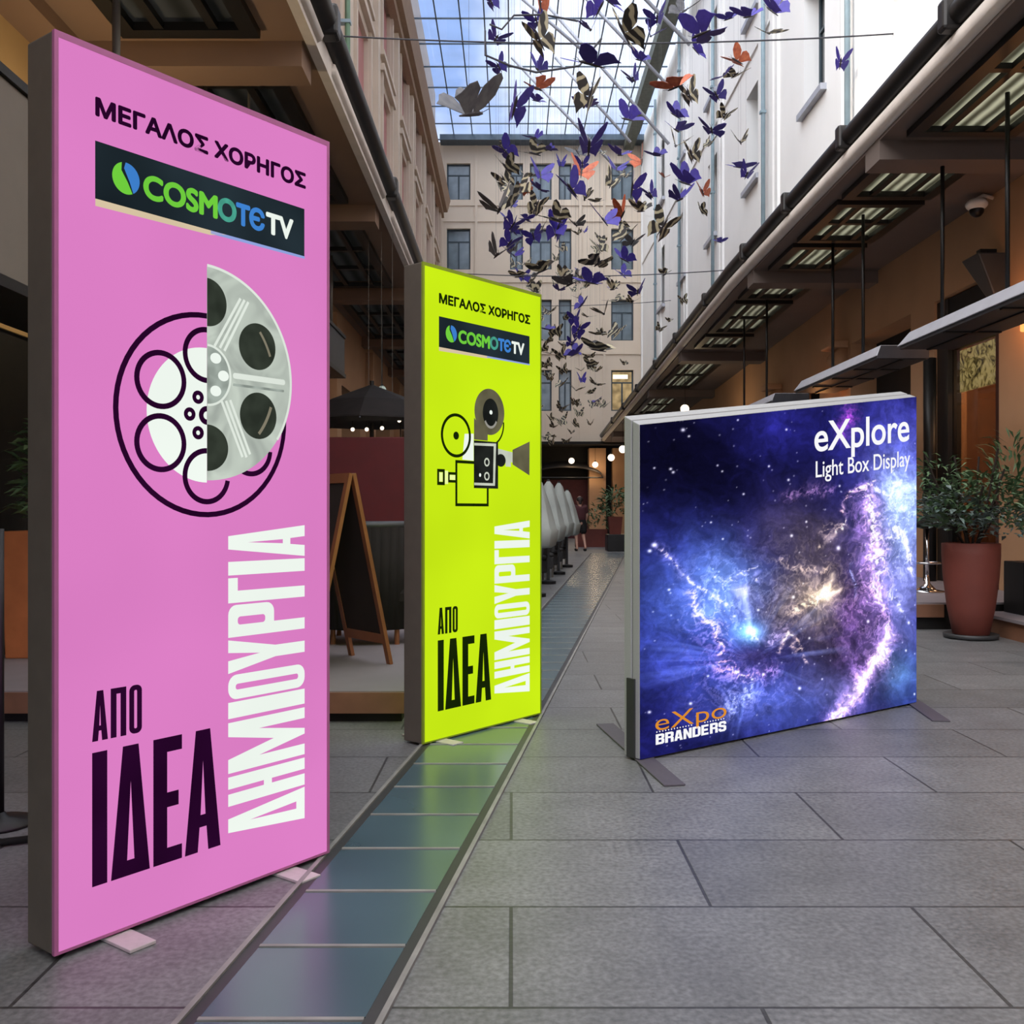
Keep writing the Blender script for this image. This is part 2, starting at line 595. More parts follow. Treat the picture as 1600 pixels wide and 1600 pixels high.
holesR = [(11.75, 13.55, 0.0, 4.12), (14.35, 16.9, 0.0, 4.12), (18.6, 20.6, 0.0, 3.7), (22, 24.6, 0.0, 3.7), (26.5, 29, 0, 3.6), (31, 34, 0, 3.5), (36, 39.5, 0, 3.4)]
m = MB()
wall_holes(m, 'x', XR, 0.45, -14, 44, 0, 5.2, holesR)
m.build('wall_right', M['tan']).__setitem__('kind', 'structure')
m = MB()
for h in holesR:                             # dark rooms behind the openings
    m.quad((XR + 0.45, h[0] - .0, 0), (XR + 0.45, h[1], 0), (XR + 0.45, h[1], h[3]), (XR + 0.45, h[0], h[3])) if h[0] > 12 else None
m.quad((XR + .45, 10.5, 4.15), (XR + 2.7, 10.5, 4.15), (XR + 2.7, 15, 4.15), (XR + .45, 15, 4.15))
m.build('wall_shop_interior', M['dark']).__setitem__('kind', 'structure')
m = MB()
m.quad((XR + .45, 10.5, 0), (XR + 2.7, 10.5, 0), (XR + 2.7, 10.5, 4.2), (XR + .45, 10.5, 4.2))
m.quad((XR + .45, 14.2, 0), (XR + 2.7, 14.2, 0), (XR + 2.7, 14.2, 4.2), (XR + .45, 14.2, 4.2))
m.build('wall_shop_sides', M['deckwood']).__setitem__('kind', 'structure')
m = MB()
m.box(XR + 2.0, XR + 2.1, 10.5, 15, 0, 4.5)
m.build('wall_shop_back', M['tan']).__setitem__('kind', 'structure')

winR = []
for k in range(7):
    y0 = 13.5 + 4.8 * k
    if y0 + 1.3 > 43: break
    winR += [(y0, y0 + 1.3, 9.2, 11.5), (y0, y0 + 1.3, 13.3, 15.7)]
m = MB()
wall_holes(m, 'x', XR, 0.35, -14, 44, 5.2, 17.9, winR)
for k in range(7):                           # flat pilaster strips beside each drainpipe
    y0 = 16.7 - 5.6 + 5.6 * k
    for d in (-0.95, -0.55, 0.5):
        m.box(XR - 0.06, XR, y0 + d, y0 + d + 0.22, 5.2, 17.9)
m.box(XR - 0.04, XR, -3, 44, 12.3, 12.42)
m.build('wall_right_upper', M['white_facade']).__setitem__('kind', 'structure')
for h in winR:
    window('x', XR + 0.3, 1, h[0], h[1], h[2], h[3], M['teal_frame'], M['pane_dark'], 'cross', None)
    s = MB()
    s.box(XR - 0.12, XR + 0.3, h[0] - 0.12, h[1] + 0.12, h[2] - 0.12, h[2])
    o = s.build('window_sill', M['strut'])
    o.name = 'trim_%d' % (WN[0])
    o['kind'] = 'structure'

# ---- left building
XL = -3.2
holesL = []
for k in range(7):
    y0 = 15.98 + 3.97 * k
    if y0 + 1.8 > 43.5: break
    holesL += [(y0, y0 + 1.8, 9.85, 11.7), (y0, y0 + 1.8, 12.6, 14.3), (y0, y0 + 1.8, 6.3, 8.6)]
m = MB()
wall_holes(m, 'x', XL, -0.14, 14, 44, 4.95, 14.9, holesL)
for h in holesL:                             # moulded surrounds
    m.box(XL, XL + 0.07, h[0] - 0.2, h[0] - 0.03, h[2] - 0.25, h[3] + 0.2)
    m.box(XL, XL + 0.07, h[1] + 0.03, h[1] + 0.2, h[2] - 0.25, h[3] + 0.2)
    m.box(XL, XL + 0.12, h[0] - 0.3, h[1] + 0.3, h[3] + 0.2, h[3] + 0.36)
    m.box(XL, XL + 0.12, h[0] - 0.3, h[1] + 0.3, h[2] - 0.32, h[2] - 0.2)
for k in range(8):
    y0 = 14.6 + 3.97 * k
    m.box(XL, XL + 0.12, y0, y0 + 0.35, 4.95, 14.5)
m.build('wall_left_upper', M['stone']).__setitem__('kind', 'structure')
m = MB()
for h in holesL:
    m.box(XL - 0.16, XL - 0.10, h[0], h[1], h[2], h[3])
m.build('wall_left_panels', M['pink_panel']).__setitem__('kind', 'structure')
m = MB()
m.hexa([(XL - .2, 14, 14.45), (-2.85, 14, 14.45), (-2.85, 43.2, 14.45), (XL - .2, 43.2, 14.45), (XL - .2, 14, 14.95), (-2.72, 14, 14.95), (-2.72, 43.2, 14.95), (XL - .2, 43.2, 14.95)])
m.box(XL, XL + 0.2, 14, 43.2, 14.2, 14.45)
m.build('trim_100', M['cornice']).__setitem__('kind', 'structure')
m = MB()
m.box(-3.9, -3.45, 14, 44, 14.9, 20.0)  # added block above the cornice, keeps the sun off the end wall
m.build('wall_left_sun_block', M['stone']).__setitem__('kind', 'structure')
m = MB()
m.box(-3.9, -3.25, -14, 14, 4.95, 10.0)  # unseen near stretch, kept low so the sun reaches the right facade
m.build('wall_left_low_unseen', M['stone']).__setitem__('kind', 'structure')
m = MB()
m.box(-4.0, -3.7, -14, 12.4, 2.55, 4.95)
m.build('wall_left', M['ochre']).__setitem__('kind', 'structure')
m = MB()
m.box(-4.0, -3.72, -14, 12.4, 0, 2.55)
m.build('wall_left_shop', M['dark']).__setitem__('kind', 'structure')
m = MB()
wall_holes(m, 'x', XL, -0.4, 12.4, 44, 0, 4.95, [(13.5, 16.5, 0, 3.6), (18, 20.6, 0, 3.6), (22.6, 25.6, 0, 3.6), (28, 31, 0, 3.6), (34, 37, 0, 3.6)])
for y0 in (17.0, 21.4, 26.5, 32.2):
    m.box(XL, XL + 0.16, y0, y0 + 0.45, 0, 4.7)
m.box(-3.75, XL, 12.38, 12.5, 0, 4.95)
m.build('wall_left_far', M['tan']).__setitem__('kind', 'structure')
m = MB()
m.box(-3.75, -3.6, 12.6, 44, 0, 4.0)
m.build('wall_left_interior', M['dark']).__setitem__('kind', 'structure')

# ---- end building
YE = 44.0


def ex(px): return (px - 800) / F * YE


def ez(py): return EYE + (800 - py) / F * YE


endw = []
for (r0, r1, kind) in ((255, 312, 0), (357, 421, 0), (468, 532, 0), (578, 642, 0)):
    for (c0, c1) in ((698, 735), (797, 817), (828, 862), (873, 893), (955, 990)):
        endw.append((ex(c0), ex(c1), ez(r1), ez(r0)))
m = MB()
wall_holes(m, 'y', YE, 0.25, XL - 0.5, XR, ez(696), ez(222), endw)
for py in (320, 345, 440, 552):
    m.box(XL, XR, YE - 0.05, YE, ez(py) - 0.05, ez(py) + 0.05)
m.box(XL, XR, YE - 0.3, YE, ez(226), ez(219))
for px in (688, 742, 905, 942):
    m.box(ex(px), ex(px) + 0.12, YE - 0.06, YE, ez(690), ez(228))
m.build('wall_back', M['end']).__setitem__('kind', 'structure')
for i, h in enumerate(endw):
    if i == 19:
        window('y', YE + 0.18, 1, h[0], h[1], h[2], h[3], M['teal_frame'], M['warmpane'], 'lit')
    else:
        window('y', YE + 0.18, 1, h[0], h[1], h[2], h[3], M['teal_frame'], M['pane_sky'], 'cross')
m = MB()
m.box(XL, XR, YE + 1.2, YE + 1.3, 0, ez(690))
m.box(XL, XR, YE - 0.9, YE + 1.3, ez(696), ez(692))
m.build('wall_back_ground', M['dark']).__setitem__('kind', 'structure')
m = MB()
for (c0, c1) in ((700, 735), (921, 947), (958, 985)):
    m.box(ex(c0), ex(c1), YE + 0.1, YE + 0.9, 0, ez(700))
m.build('wall_back_pillars', M['tan']).__setitem__('kind', 'structure')
# interior lamp strip of the one lit window
lw = endw[19]
o = MB().box(lw[0] + 0.1, lw[1] - 0.25, YE + 0.12, YE + 0.17, lw[3] - 0.38, lw[3] - 0.2).build('ceiling_tube_light', M['tube_light'])
tag(o, 'glowing white tube light at the top of the lit end-wall window', 'light')

# dark red entrance and black awning at the far end
d = empty('door_1', (ex(890), YE + 1.1, 0), kind='structure')
MB().box(-1.1, 1.1, 0, 0.08, 0, 2.7).build('door_leaf', M['maroon'], d)
aw = empty('arched_awning', (ex(885), YE + 1.12, 2.75), label='black arched awning over the dark red entrance at the far end', cat='awning')
m = MB()
N = 12
for i in range(N):
    a0, a1 = PI * i / N, PI * (i + 1) / N
    x0, x1, z0, z1 = -1.6 * math.cos(a0), -1.6 * math.cos(a1), 0.45 * math.sin(a0), 0.45 * math.sin(a1)
    m.hexa([(x0, -1.5, z0), (x1, -1.5, z1), (x1, 0.05, z1 + .3), (x0, 0.05, z0 + .3), (x0, -1.5, z0 + .06), (x1, -1.5, z1 + .06), (x1, 0.05, z1 + .36), (x0, 0.05, z0 + .36)])
m.build('canvas_cover', M['dark_cloth'], aw)
m = MB()
m.tube([(-1.6, -1.48, 0), (-1.6, .08, 0.3)], 0.03).tube([(1.6, -1.48, 0), (1.6, .08, 0.3)], 0.03).tube([(-1.6, -1.48, 0), (1.6, -1.48, 0)], 0.03)
m.build('awning_frame', M['black'], aw)

# ---- canopies (soffits with openings for the skylights)
SKY_L = [(4.25, 7.5), (8.35, 11.55), (12.6, 15.9), (16.95, 20.6), (21.3, 25.0), (25.8, 30)]
XLs = (-2.96, -1.98)
ZL = EYE + 3.72
m = MB()
XLE = -1.64


def soffit_left(m, z):
    edges = [-14.0]
    for a, b in SKY_L: edges += [a, b]
    edges.append(43.9)
    for i in range(len(edges) - 1):
        a, b = edges[i], edges[i + 1]
        if i % 2 == 0:
            m.box(-3.75, XLE, a, b, z, z + 0.12)
        else:
            m.box(-3.75, XLs[0], a, b, z, z + 0.12)
            m.box(XLs[1], XLE, a, b, z, z + 0.12)


soffit_left(m, ZL)
for y in (3.8, 7.72, 11.85, 16.25, 20.8, 25.2, 30.3, 35.5, 40):
    m.box(-3.7, XLE - 0.02, y, y + 0.36, ZL - 0.2, ZL)
m.box(-3.7, -3.4, -14, 43.9, ZL - 0.12, ZL)
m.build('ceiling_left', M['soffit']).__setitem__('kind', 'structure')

SKY_R = [(7.0, 9.85), (10.8, 11.85), (12.1, 13.75), (14.05, 15.35), (16.45, 17.45), (17.75, 20.2), (20.6, 21.8), (23.4, 27.6), (29, 33)]
XRs = (3.98, 5.05)
m = MB()
edges = [-14.0]
for a, b in SKY_R: edges += [a, b]
edges.append(43.9)


def slab(m, x0, x1, a, b, t=0.12, dz=0.0):
    X = lambda x, Y: xr(Y) + 0.06 if x is None else x
    m.hexa([(X(x0, a), a, zr(a) + dz), (x1, a, zr(a) + dz), (x1, b, zr(b) + dz), (X(x0, b), b, zr(b) + dz),
            (X(x0, a), a, zr(a) + dz + t), (x1, a, zr(a) + dz + t), (x1, b, zr(b) + dz + t), (X(x0, b), b, zr(b) + dz + t)])


for i in range(len(edges) - 1):
    a, b = edges[i], edges[i + 1]
    parts = [a] + [17.0] * (a < 17 < b) + [b]
    for j in range(len(parts) - 1):
        p, q = parts[j], parts[j + 1]
        if i % 2 == 0:
            slab(m, None, XR, p, q)
        else:
            slab(m, None, XRs[0] + 0.006 * p, p, q)
            slab(m, XRs[1], XR, p, q)
for y in (5.6, 10.15, 15.62, 22.6, 28.2, 33.6, 39):
    slab(m, None, XR, y, y + 0.42, 0.2, -0.2)
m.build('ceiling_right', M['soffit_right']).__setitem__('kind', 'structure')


# ---- skylights
def skylight(x0, x1, y0, y1, z, pm, fm, nx, ny, label, slope=0.0):
    root = empty('skylight', ((x0 + x1) / 2, (y0 + y1) / 2, z), label=label, cat='skylight', group='skylights in the canopy soffits')
    w, l = (x1 - x0) / 2, (y1 - y0) / 2
    if slope: root.rotation_euler = (math.atan(slope), 0, 0)
    t = 0.09
    f = MB()
    f.box(-w - .04, -w + t, -l - .04, l + .04, -0.07, -0.005).box(w - t, w + .04, -l - .04, l + .04, -0.07, -0.005)
    f.box(-w + t, w - t, -l - .04, -l + t, -0.07, -0.005).box(-w + t, w - t, l - t, l + .04, -0.07, -0.005)
    f.build('frame', M['black'], root)
    b = MB()
    xs = [-w + t + (2 * w - 2 * t) * i / nx for i in range(nx + 1)]
    if nx == 3: xs = [-w + t, -w * 0.42, w * 0.42, w - t]
    for x in xs[1:-1]: b.box(x - .035, x + .035, -l + t, l - t, -0.06, -0.004)
    ys = [-l + t + (2 * l - 2 * t) * i / ny for i in range(ny + 1)]
    for y in ys[1:-1]:
        for i in range(nx):
            b.box(xs[i] + .035 * (i > 0), xs[i + 1] - .035 * (i < nx - 1), y - .04, y + .04, -0.058, -0.006)
    b.build('glazing_bars', M['black'], root)
    p = MB()
    p.box(-w, w, -l, l, 0.03, 0.045)
    p.build('glass_pane', pm, root)
    return root


ORD = ['first', 'second', 'third', 'fourth', 'fifth', 'sixth', 'seventh', 'eighth', 'ninth', 'tenth', 'eleventh', 'twelfth', 'thirteenth',
       'fourteenth', 'fifteenth', 'sixteenth', 'seventeenth', 'eighteenth', 'nineteenth', 'twentieth', 'twenty-first', 'twenty-second',
       'twenty-third', 'twenty-fourth', 'twenty-fifth', 'twenty-sixth', 'twenty-seventh', 'twenty-eighth', 'twenty-ninth', 'thirtieth', 'thirty-first', 'thirty-second', 'thirty-third', 'thirty-fourth', 'thirty-fifth', 'thirty-sixth', 'thirty-seventh', 'thirty-eighth', 'thirty-ninth', 'fortieth']
for i, (a, b) in enumerate(SKY_L):
    skylight(XLs[0], XLs[1], a, b, ZL, M['pane_left'], None, 3, 3, 'smoked glass skylight in the left canopy soffit, %s from the camera' % ORD[i])
for i, (a, b) in enumerate(SKY_R):
    ym = (a + b) / 2
    skylight(XRs[0] + 0.006 * ym, XRs[1], a, b, zr(ym), M['pane_right'], None, 3, 1 if b - a < 1.5 else 2,
             'ribbed pale glass skylight in the right canopy soffit, %s from the camera' % ORD[i], -0.030 if a > 17 else 0)

# ---- gutters along the canopy edges
g = empty('rain_gutter', (-1.53, 0, EYE + 4.0), label='black rain gutter along the left canopy edge', cat='gutter', group='gutters along the canopies')
MB().tube([(0, -14, 0), (0, 43.5, 0)], 0.11, 12).build('gutter_pipe', M['gutter'], g, True)
MB().box(-0.10, -0.02, -14, 43.5, -0.30, -0.12).build('fascia_board', M['fascia'], g)
for y in (4, 7.9, 12.0, 16.4, 20.9, 25.4, 30.5, 35.6):
    MB().box(-0.13, 0.12, y, y + 0.18, -0.13, 0.125).build('gutter_bracket', M['gutter'], g, bevel=.03)
for y in (-2.6, 4.5, 8.4, 12.5, 16.9, 21.4, 25.9, 31):
    MB().tube([(-0.03, y, -0.2), (-0.03, y + 3.3, -0.2)], 0.06, 8).build('conduit_tube', M['fascia'], g, True)
g = empty('rain_gutter', (3.68, 0, 0), label='black rain gutter along the right canopy edge', cat='gutter', group='gutters along the canopies')


def ge(Y, dx=0.0, dz=0.0): return (xr(Y) - 3.68 + dx, Y, zr(Y) + dz)


MB().tube([ge(-14, 0, .34), ge(17, 0, .34), ge(43.5, 0, .34)], 0.11, 12).build('gutter_pipe', M['gutter'], g, True)
MB().tube([ge(-14, 0.05, .13), ge(17, 0.05, .13), ge(43.5, 0.05, .13)], 0.10, 10).build('conduit_tube', M['fascia'], g, True)
for y in (4.5, 8.2, 10.9, 13.2, 15.7, 19, 22.6, 26, 30, 34, 38):
    MB().box(*(xr(y) - 3.68 - .125, xr(y) - 3.68 + .13), y, y + 0.14, zr(y) + .20, zr(y) + .465).build('gutter_bracket', M['gutter'], g, bevel=.03)

# ---- glass roof
ZR = 17.95
gr = empty('glass_roof', (0, 0, ZR), label='blue glazed arcade roof with a grid of thin bars', cat='roof')
MB().box(XL - .6, XR + .1, 2, 44.2, 0.05, 0.07).build('glass_sheet', M['roofglass'], gr)
m = MB()
for i in range(12):
    x = XL - .2 + i * 0.82
    m.box(x - .022, x + .022, 2, 44.2, 0, 0.05)
for i in range(24):
    y = 2.6 + i * 1.8
    m.box(XL - .6, XR, y - .022, y + .022, 0.0, 0.045)
m.build('glazing_grid', M['mullion'], gr)
m = MB()
m.box(5.0, 5.45, 2, 44, -0.45, 0.0)
m.build('edge_beam', M['edge_beam'], gr)
m = MB()
m.box(XL, XR, 43.3, 44.1, -0.25, 0.0)
m.build('end_beam', M['mullion'], gr)
for (p, q) in ((at(1010, 0, 26), at(1078, 70, 26)), (at(865, 40, 31), at(935, 100, 31)), (at(866, 160, 36), at(970, 270, 36)),
               (at(930, 160, 36), at(985, 222, 36)), (at(1010, 185, 32), at(1045, 225, 32)), (at(1010, 98, 30), at(1040, 130, 30))):
    p, q = Vector(p), Vector(q)
    top = p + (p - q) * ((ZR - p.z) / (p.z - q.z))
    MB().tube([tuple(top - Vector((0, 0, ZR))), tuple(q - Vector((0, 0, ZR)))], 0.055, 8).build('roof_strut', M['strut'], gr, True)

# ---- glass strip set into the paving
st = empty('glass_floor_strip', (0, 0, 0), label='long strip of teal glass panels set in the paving', cat='floor strip')


def sR(Y): return -0.304 + 0.1395 * (Y - 2.321)


def sL(Y): return -0.800 + 0.117 * (Y - 2.321)


Y0, k = 2.33, 0.3945
Ys = [2.33 + k * i for i in range(-3, 68)]
for i in range(len(Ys) - 1):
    a, b = Ys[i] + .012, Ys[i + 1] - .012
    m = MB()
    m.hexa([(sL(a) + .05, a, 0.0005), (sR(a) - .05, a, .0005), (sR(b) - .05, b, .0005), (sL(b) + .05, b, .0005),
            (sL(a) + .05, a, 0.006), (sR(a) - .05, a, .006), (sR(b) - .05, b, .006), (sL(b) + .05, b, .006)])
    m.build('glass_panel', M['stripglass'], st)
    y = Ys[i]
    m = MB()
    m.hexa([(sL(y) + .05, y - .007, 0.0005), (sR(y) - .05, y - .007, .0005), (sR(y) - .05, y + .007, .0005), (sL(y) + .05, y + .007, .0005),
            (sL(y) + .05, y - .007, .009), (sR(y) - .05, y - .007, .009), (sR(y) - .05, y + .007, .009), (sL(y) + .05, y + .007, .009)])
    m.build('cross_bar', M['strip_metal'], st)
for fn, s in ((sL, 1), (sR, -1)):
    a, b = Ys[0], Ys[-1]
    for (d0, d1, hh, mm) in ((0.0, 0.016, .012, M['strip_metal']), (0.016, 0.05, .005, M['bracket'])):
        m = MB()
        m.hexa([(fn(a) + s * d0, a, .0005), (fn(a) + s * d1, a, .0005), (fn(b) + s * d1, b, .0005), (fn(b) + s * d0, b, .0005),
                (fn(a) + s * d0, a, hh), (fn(a) + s * d1, a, hh), (fn(b) + s * d1, b, hh), (fn(b) + s * d0, b, hh)])
        m.build('metal_edge' if hh > .01 else 'edge_gasket', mm, st)

# ---- terraces
td = empty('terrace_deck', (-2.2, 5.65, 0), label='low grey terrace deck with a wooden edge on the left', cat='terrace', group='terrace decks')
MB().box(-1.46, 1.56, 0.03, 6.65, 0.0, 0.174).build('deck_base', M['dark'], td)
MB().box(-1.48, 1.58, 0, 6.68, 0.174, 0.18).build('deck_top', M['decktop'], td)
MB().box(-1.48, 1.58, -0.02, 0.02, 0.055, 0.174).build('edge_board', M['deckwood'], td)
td = empty('terrace_deck', (5.0, 10.1, 0), label='low terrace deck with a wooden edge on the right behind the clay pot', cat='terrace', group='terrace decks')
MB().box(-0.80, 0.84, 0.03, 18, 0.0, 0.26).build('deck_base', M['dark'], td)
MB().box(-0.85, 0.84, 0.0, 18, 0.26, 0.28).build('deck_top', M['decktop'], td)
MB().box(-0.86, -0.55, -0.03, 0.0, 0.13, 0.26).box(-0.88, -0.85, -0.03, 18, 0.13, 0.26).build('edge_board', M['deckwood'], td)
td = empty('terrace_step', (5.3, 7.0, 0), label='dark wooden step along the right wall beside the clay pot', cat='terrace', group='terrace decks')
MB().box(-0.55, 0.54, -2, 3.0, 0.0, 0.17).build('deck_base', M['deckwood'], td)
MB().box(-0.58, 0.54, -2, 3.0, 0.17, 0.2).build('deck_top', M['decktop'], td)


# ================================================================== LIGHT BOXES
def loops_to_mesh(name, loops, depth, off, xf):
    """flat filled outline (even-odd) turned into a thin plate on the panel; xf maps (a,b) -> local (x,z)"""
    cu = bpy.data.curves.new(name, 'CURVE')
    cu.dimensions = '2D'
    cu.fill_mode = 'BOTH'
    cu.extrude = depth / 2
    for lp in loops:
        sp = cu.splines.new('POLY')
        sp.points.add(len(lp) - 1)
        for i, (a, b) in enumerate(lp): sp.points[i].co = (a, b, 0, 1)
        sp.use_cyclic_u = True
    return curve_mesh(cu, name, off, xf)


def curve_mesh(cu, name, off, xf):
    o = bpy.data.objects.new('temp_outline', cu)
    COL.objects.link(o)
    dg = bpy.context.evaluated_depsgraph_get()
    me = bpy.data.meshes.new_from_object(o.evaluated_get(dg))
    me.name = name
    bpy.data.objects.remove(o)
    me.materials.clear()
    for v in me.vertices:
        x, z = xf(v.co.x, v.co.y)
        v.co = (x, -off - v.co.z, z)
    bm = bmesh.new()
    bm.from_mesh(me)
    bmesh.ops.recalc_face_normals(bm, faces=bm.faces)
    bm.to_mesh(me)
    bm.free()
    return me


ID = lambda a, b: (a, b)


def shape(name, loops, mat, parent, off=0.0015, depth=0.001, xf=ID):
    me = loops_to_mesh(name, loops, depth, off, xf)
    me.materials.append(mat)
    return link(name, me, parent)


def text(name, s, mat, parent, box, off=0.002, depth=0.001, bold=0.0, xf=ID, spacing=1.0, shear=0.0, thick=0.0):
    """lettering fitted to box = (x0, x1, z_bottom, z_top) of its ink"""
    cu = bpy.data.curves.new(name, 'FONT')
    cu.body = s
    cu.size = 1.0
    cu.extrude = depth / 2
    cu.offset = bold
    cu.space_character = spacing
    cu.shear = shear
    me = curve_mesh(cu, name, off, ID)
    xs = [v.co.x for v in me.vertices]
    zs = [v.co.z for v in me.vertices]
    ax, bx, az, bz = min(xs), max(xs), min(zs), max(zs)
    for v in me.vertices:
        a = box[0] + (v.co.x - ax) / (bx - ax) * (box[1] - box[0])
        b = box[2] + (v.co.z - az) / (bz - az) * (box[3] - box[2])
        x, z = xf(a, b)
        v.co = (x, v.co.y, z)
    if thick:                                # heavier strokes: the same lettering overprinted a hair's breadth to every side
        bm = bmesh.new()
        bm.from_mesh(me)
        src = bm.verts[:] + bm.edges[:] + bm.faces[:]
        for i in range(8):
            d = bmesh.ops.duplicate(bm, geom=src)
            vs = [g_ for g_ in d['geom'] if isinstance(g_, bmesh.types.BMVert)]
            bmesh.ops.translate(bm, verts=vs, vec=(thick * math.cos(PI * i / 4), 0.00002 * (i + 1), thick * math.sin(PI * i / 4)))
        bm.to_mesh(me)
        bm.free()
    me.materials.append(mat)
    return link(name, me, parent)


def circ(cx, cy, rx, ry=None, n=48, a0=0.0, a1=2 * PI):
    ry = ry or rx
    full = abs(a1 - a0 - 2 * PI) < 1e-6
    c = n if full else n + 1
    return [(cx + rx * math.cos(a0 + (a1 - a0) * i / n), cy + ry * math.sin(a0 + (a1 - a0) * i / n)) for i in range(c)]


def arc_ring(cx, cy, r, t, a0=0.0, a1=2 * PI, n=48):
    if abs(a1 - a0 - 2 * PI) < 1e-6:
        return [circ(cx, cy, r, n=n), circ(cx, cy, r - t, n=n)]
    return [circ(cx, cy, r, n=n, a0=a0, a1=a1) + circ(cx, cy, r - t, n=n, a0=a0, a1=a1)[::-1]]


def rect(x0, x1, z0, z1): return [(x0, z0), (x1, z0), (x1, z1), (x0, z1)]


def rrect(x0, x1, z0, z1, r, n=6):
    out = []
    for cx, cz, s in ((x1 - r, z1 - r, 0), (x0 + r, z1 - r, 1), (x0 + r, z0 + r, 2), (x1 - r, z0 + r, 3)):
        for i in range(n + 1):
            a = PI / 2 * s + PI / 2 * i / n
            out.append((cx + r * math.cos(a), cz + r * math.sin(a)))
    return out


def letter(ch, w, h, t):
    """tall condensed gothic capitals"""
    a = t * 0.95
    if ch == 'Ι': return [rect(0, w, 0, h)]
    if ch == 'Π': return [[(0, 0), (t, 0), (t, h - a), (w - t, h - a), (w - t, 0), (w, 0), (w, h), (0, h)]]
    if ch == 'Ο':
        t = min(t, w * .38)
        a = t * 0.95
        r = w * 0.42
        return [rrect(0, w, 0, h, r), rrect(t, w - t, a, h - a, (w - 2 * t) * 0.45)]
    if ch == 'Δ': return [[(0, 0), (w, 0), (w * .70, h), (w * .30, h)], [(t * 1.08, a), (w - t * 1.08, a), (w * .5, h * .74)]]
    if ch == 'Α':
        return [[(0, 0), (t * .98, 0), (t * 1.12, h * .2), (w - t * 1.12, h * .2), (w - t * .98, 0), (w, 0), (w * .70, h), (w * .30, h)],
                [(t * 1.2, h * .30), (w - t * 1.2, h * .30), (w * .5, h * .76)]]
    if ch == 'Ε':
        return [[(0, 0), (w, 0), (w, a), (t, a), (t, h * .5 - a * .5), (w * .88, h * .5 - a * .5), (w * .88, h * .5 + a * .5), (t, h * .5 + a * .5), (t, h - a), (w, h - a), (w, h), (0, h)]]
    if ch == 'Η':
        return [[(0, 0), (t, 0), (t, h * .5 - a * .45), (w - t, h * .5 - a * .45), (w - t, 0), (w, 0), (w, h), (w - t, h), (w - t, h * .5 + a * .45), (t, h * .5 + a * .45), (t, h), (0, h)]]
    if ch == 'Μ':
        return [[(0, 0), (t * .95, 0), (t * .95, h * .62), (w * .44, 0), (w * .56, 0), (w - t * .95, h * .62), (w - t * .95, 0), (w, 0), (w, h), (w - t * 1.15, h), (w * .5, h * .42), (t * 1.15, h), (0, h)]]
    if ch == 'Υ':
        c = w / 2
        return [[(c - t / 2, 0), (c + t / 2, 0), (c + t / 2, h * .40), (w, h), (w - t * 1.05, h), (c, h * .60), (t * 1.05, h), (0, h), (c - t / 2, h * .40)]]
    if ch == 'Ρ':
        r = w * .3
        outer = [(0, 0), (t, 0), (t, h * .42)]
        outer += [(w - r + r * math.cos(-PI / 2 + PI / 2 * i / 5), h * .42 + r + r * math.sin(-PI / 2 + PI / 2 * i / 5)) for i in range(6)]
        outer += [(w - r + r * math.cos(PI / 2 * i / 5), h - r + r * math.sin(PI / 2 * i / 5)) for i in range(6)]
        outer += [(0, h)]
        return [outer, rrect(t, w - t, h * .42 + a, h - a, (w - 2 * t) * .4)]
    if ch == 'Γ': return [[(0, 0), (t, 0), (t, h - a), (w, h - a), (w, h), (0, h)]]


def block(ch, w, h, t):
    """heavy condensed latin capitals"""
    a = h * .2
    if ch == 'B':
        return [[(0, 0), (w * .8, 0), (w, h * .1), (w, h * .44), (w * .88, h * .52), (w, h * .6), (w, h * .9), (w * .8, h), (0, h)], rect(t, w - t, a, h * .43), rect(t, w - t, h * .60, h - a)]
    if ch == 'R':
        return [[(0, 0), (t, 0), (t, h * .42), (w - t, h * .38), (w - t, 0), (w, 0), (w, h * .42), (w * .9, h * .5), (w, h * .58), (w, h * .9), (w * .8, h), (0, h)], rect(t, w - t, h * .58, h - a)]
    if ch == 'A':
        return [[(0, 0), (t, 0), (t * 1.15, h * .2), (w - t * 1.15, h * .2), (w - t, 0), (w, 0), (w * .74, h), (w * .26, h)], [(t * 1.25, h * .36), (w - t * 1.25, h * .36), (w * .5, h * .78)]]
    if ch == 'N':
        return [[(0, 0), (t, 0), (t, h * .58), (w - t, 0), (w, 0), (w, h), (w - t, h), (w - t, h * .42), (t, h), (0, h)]]
    if ch == 'D':
        return [[(0, 0), (w * .75, 0), (w, h * .14), (w, h * .86), (w * .75, h), (0, h)], rect(t, w - t, a, h - a)]
    if ch == 'E':
        return [[(0, 0), (w * .9, 0), (w * .9, a), (t, a), (t, h * .4), (w * .82, h * .4), (w * .82, h * .6), (t, h * .6), (t, h - a), (w * .9, h - a), (w * .9, h), (0, h)]]
    if ch == 'S':
        return [[(0, h * .14), (w * .2, 0), (w * .8, 0), (w, h * .14), (w, h * .46), (w * .85, h * .58), (t, h * .66), (t, h - a), (w - t, h - a), (w - t, h * .68), (w, h * .68), (w, h * .86),
                 (w * .8, h), (w * .2, h), (0, h * .86), (0, h * .56), (w * .15, h * .46), (w - t, h * .38), (w - t, a), (t, a), (t, h * .32), (0, h * .32)]]


def shift(loops, f): return [[f(*p) for p in lp] for lp in loops]


def word(chars, spans, z0, z1, t):
    loops = []
    for ch, (a, b) in zip(chars, spans):
        loops += shift(letter(ch, b - a, z1 - z0, t), lambda x, y, a=a: (a + x, z0 + y))
    return loops


def vertical_word(chars, spans, u_base, hgt, t):
    loops = []
    for ch, (a, b) in zip(chars, spans):
        loops += shift(letter(ch, b - a, hgt, t), lambda x, y, a=a: (u_base - y, a + x))
    return loops


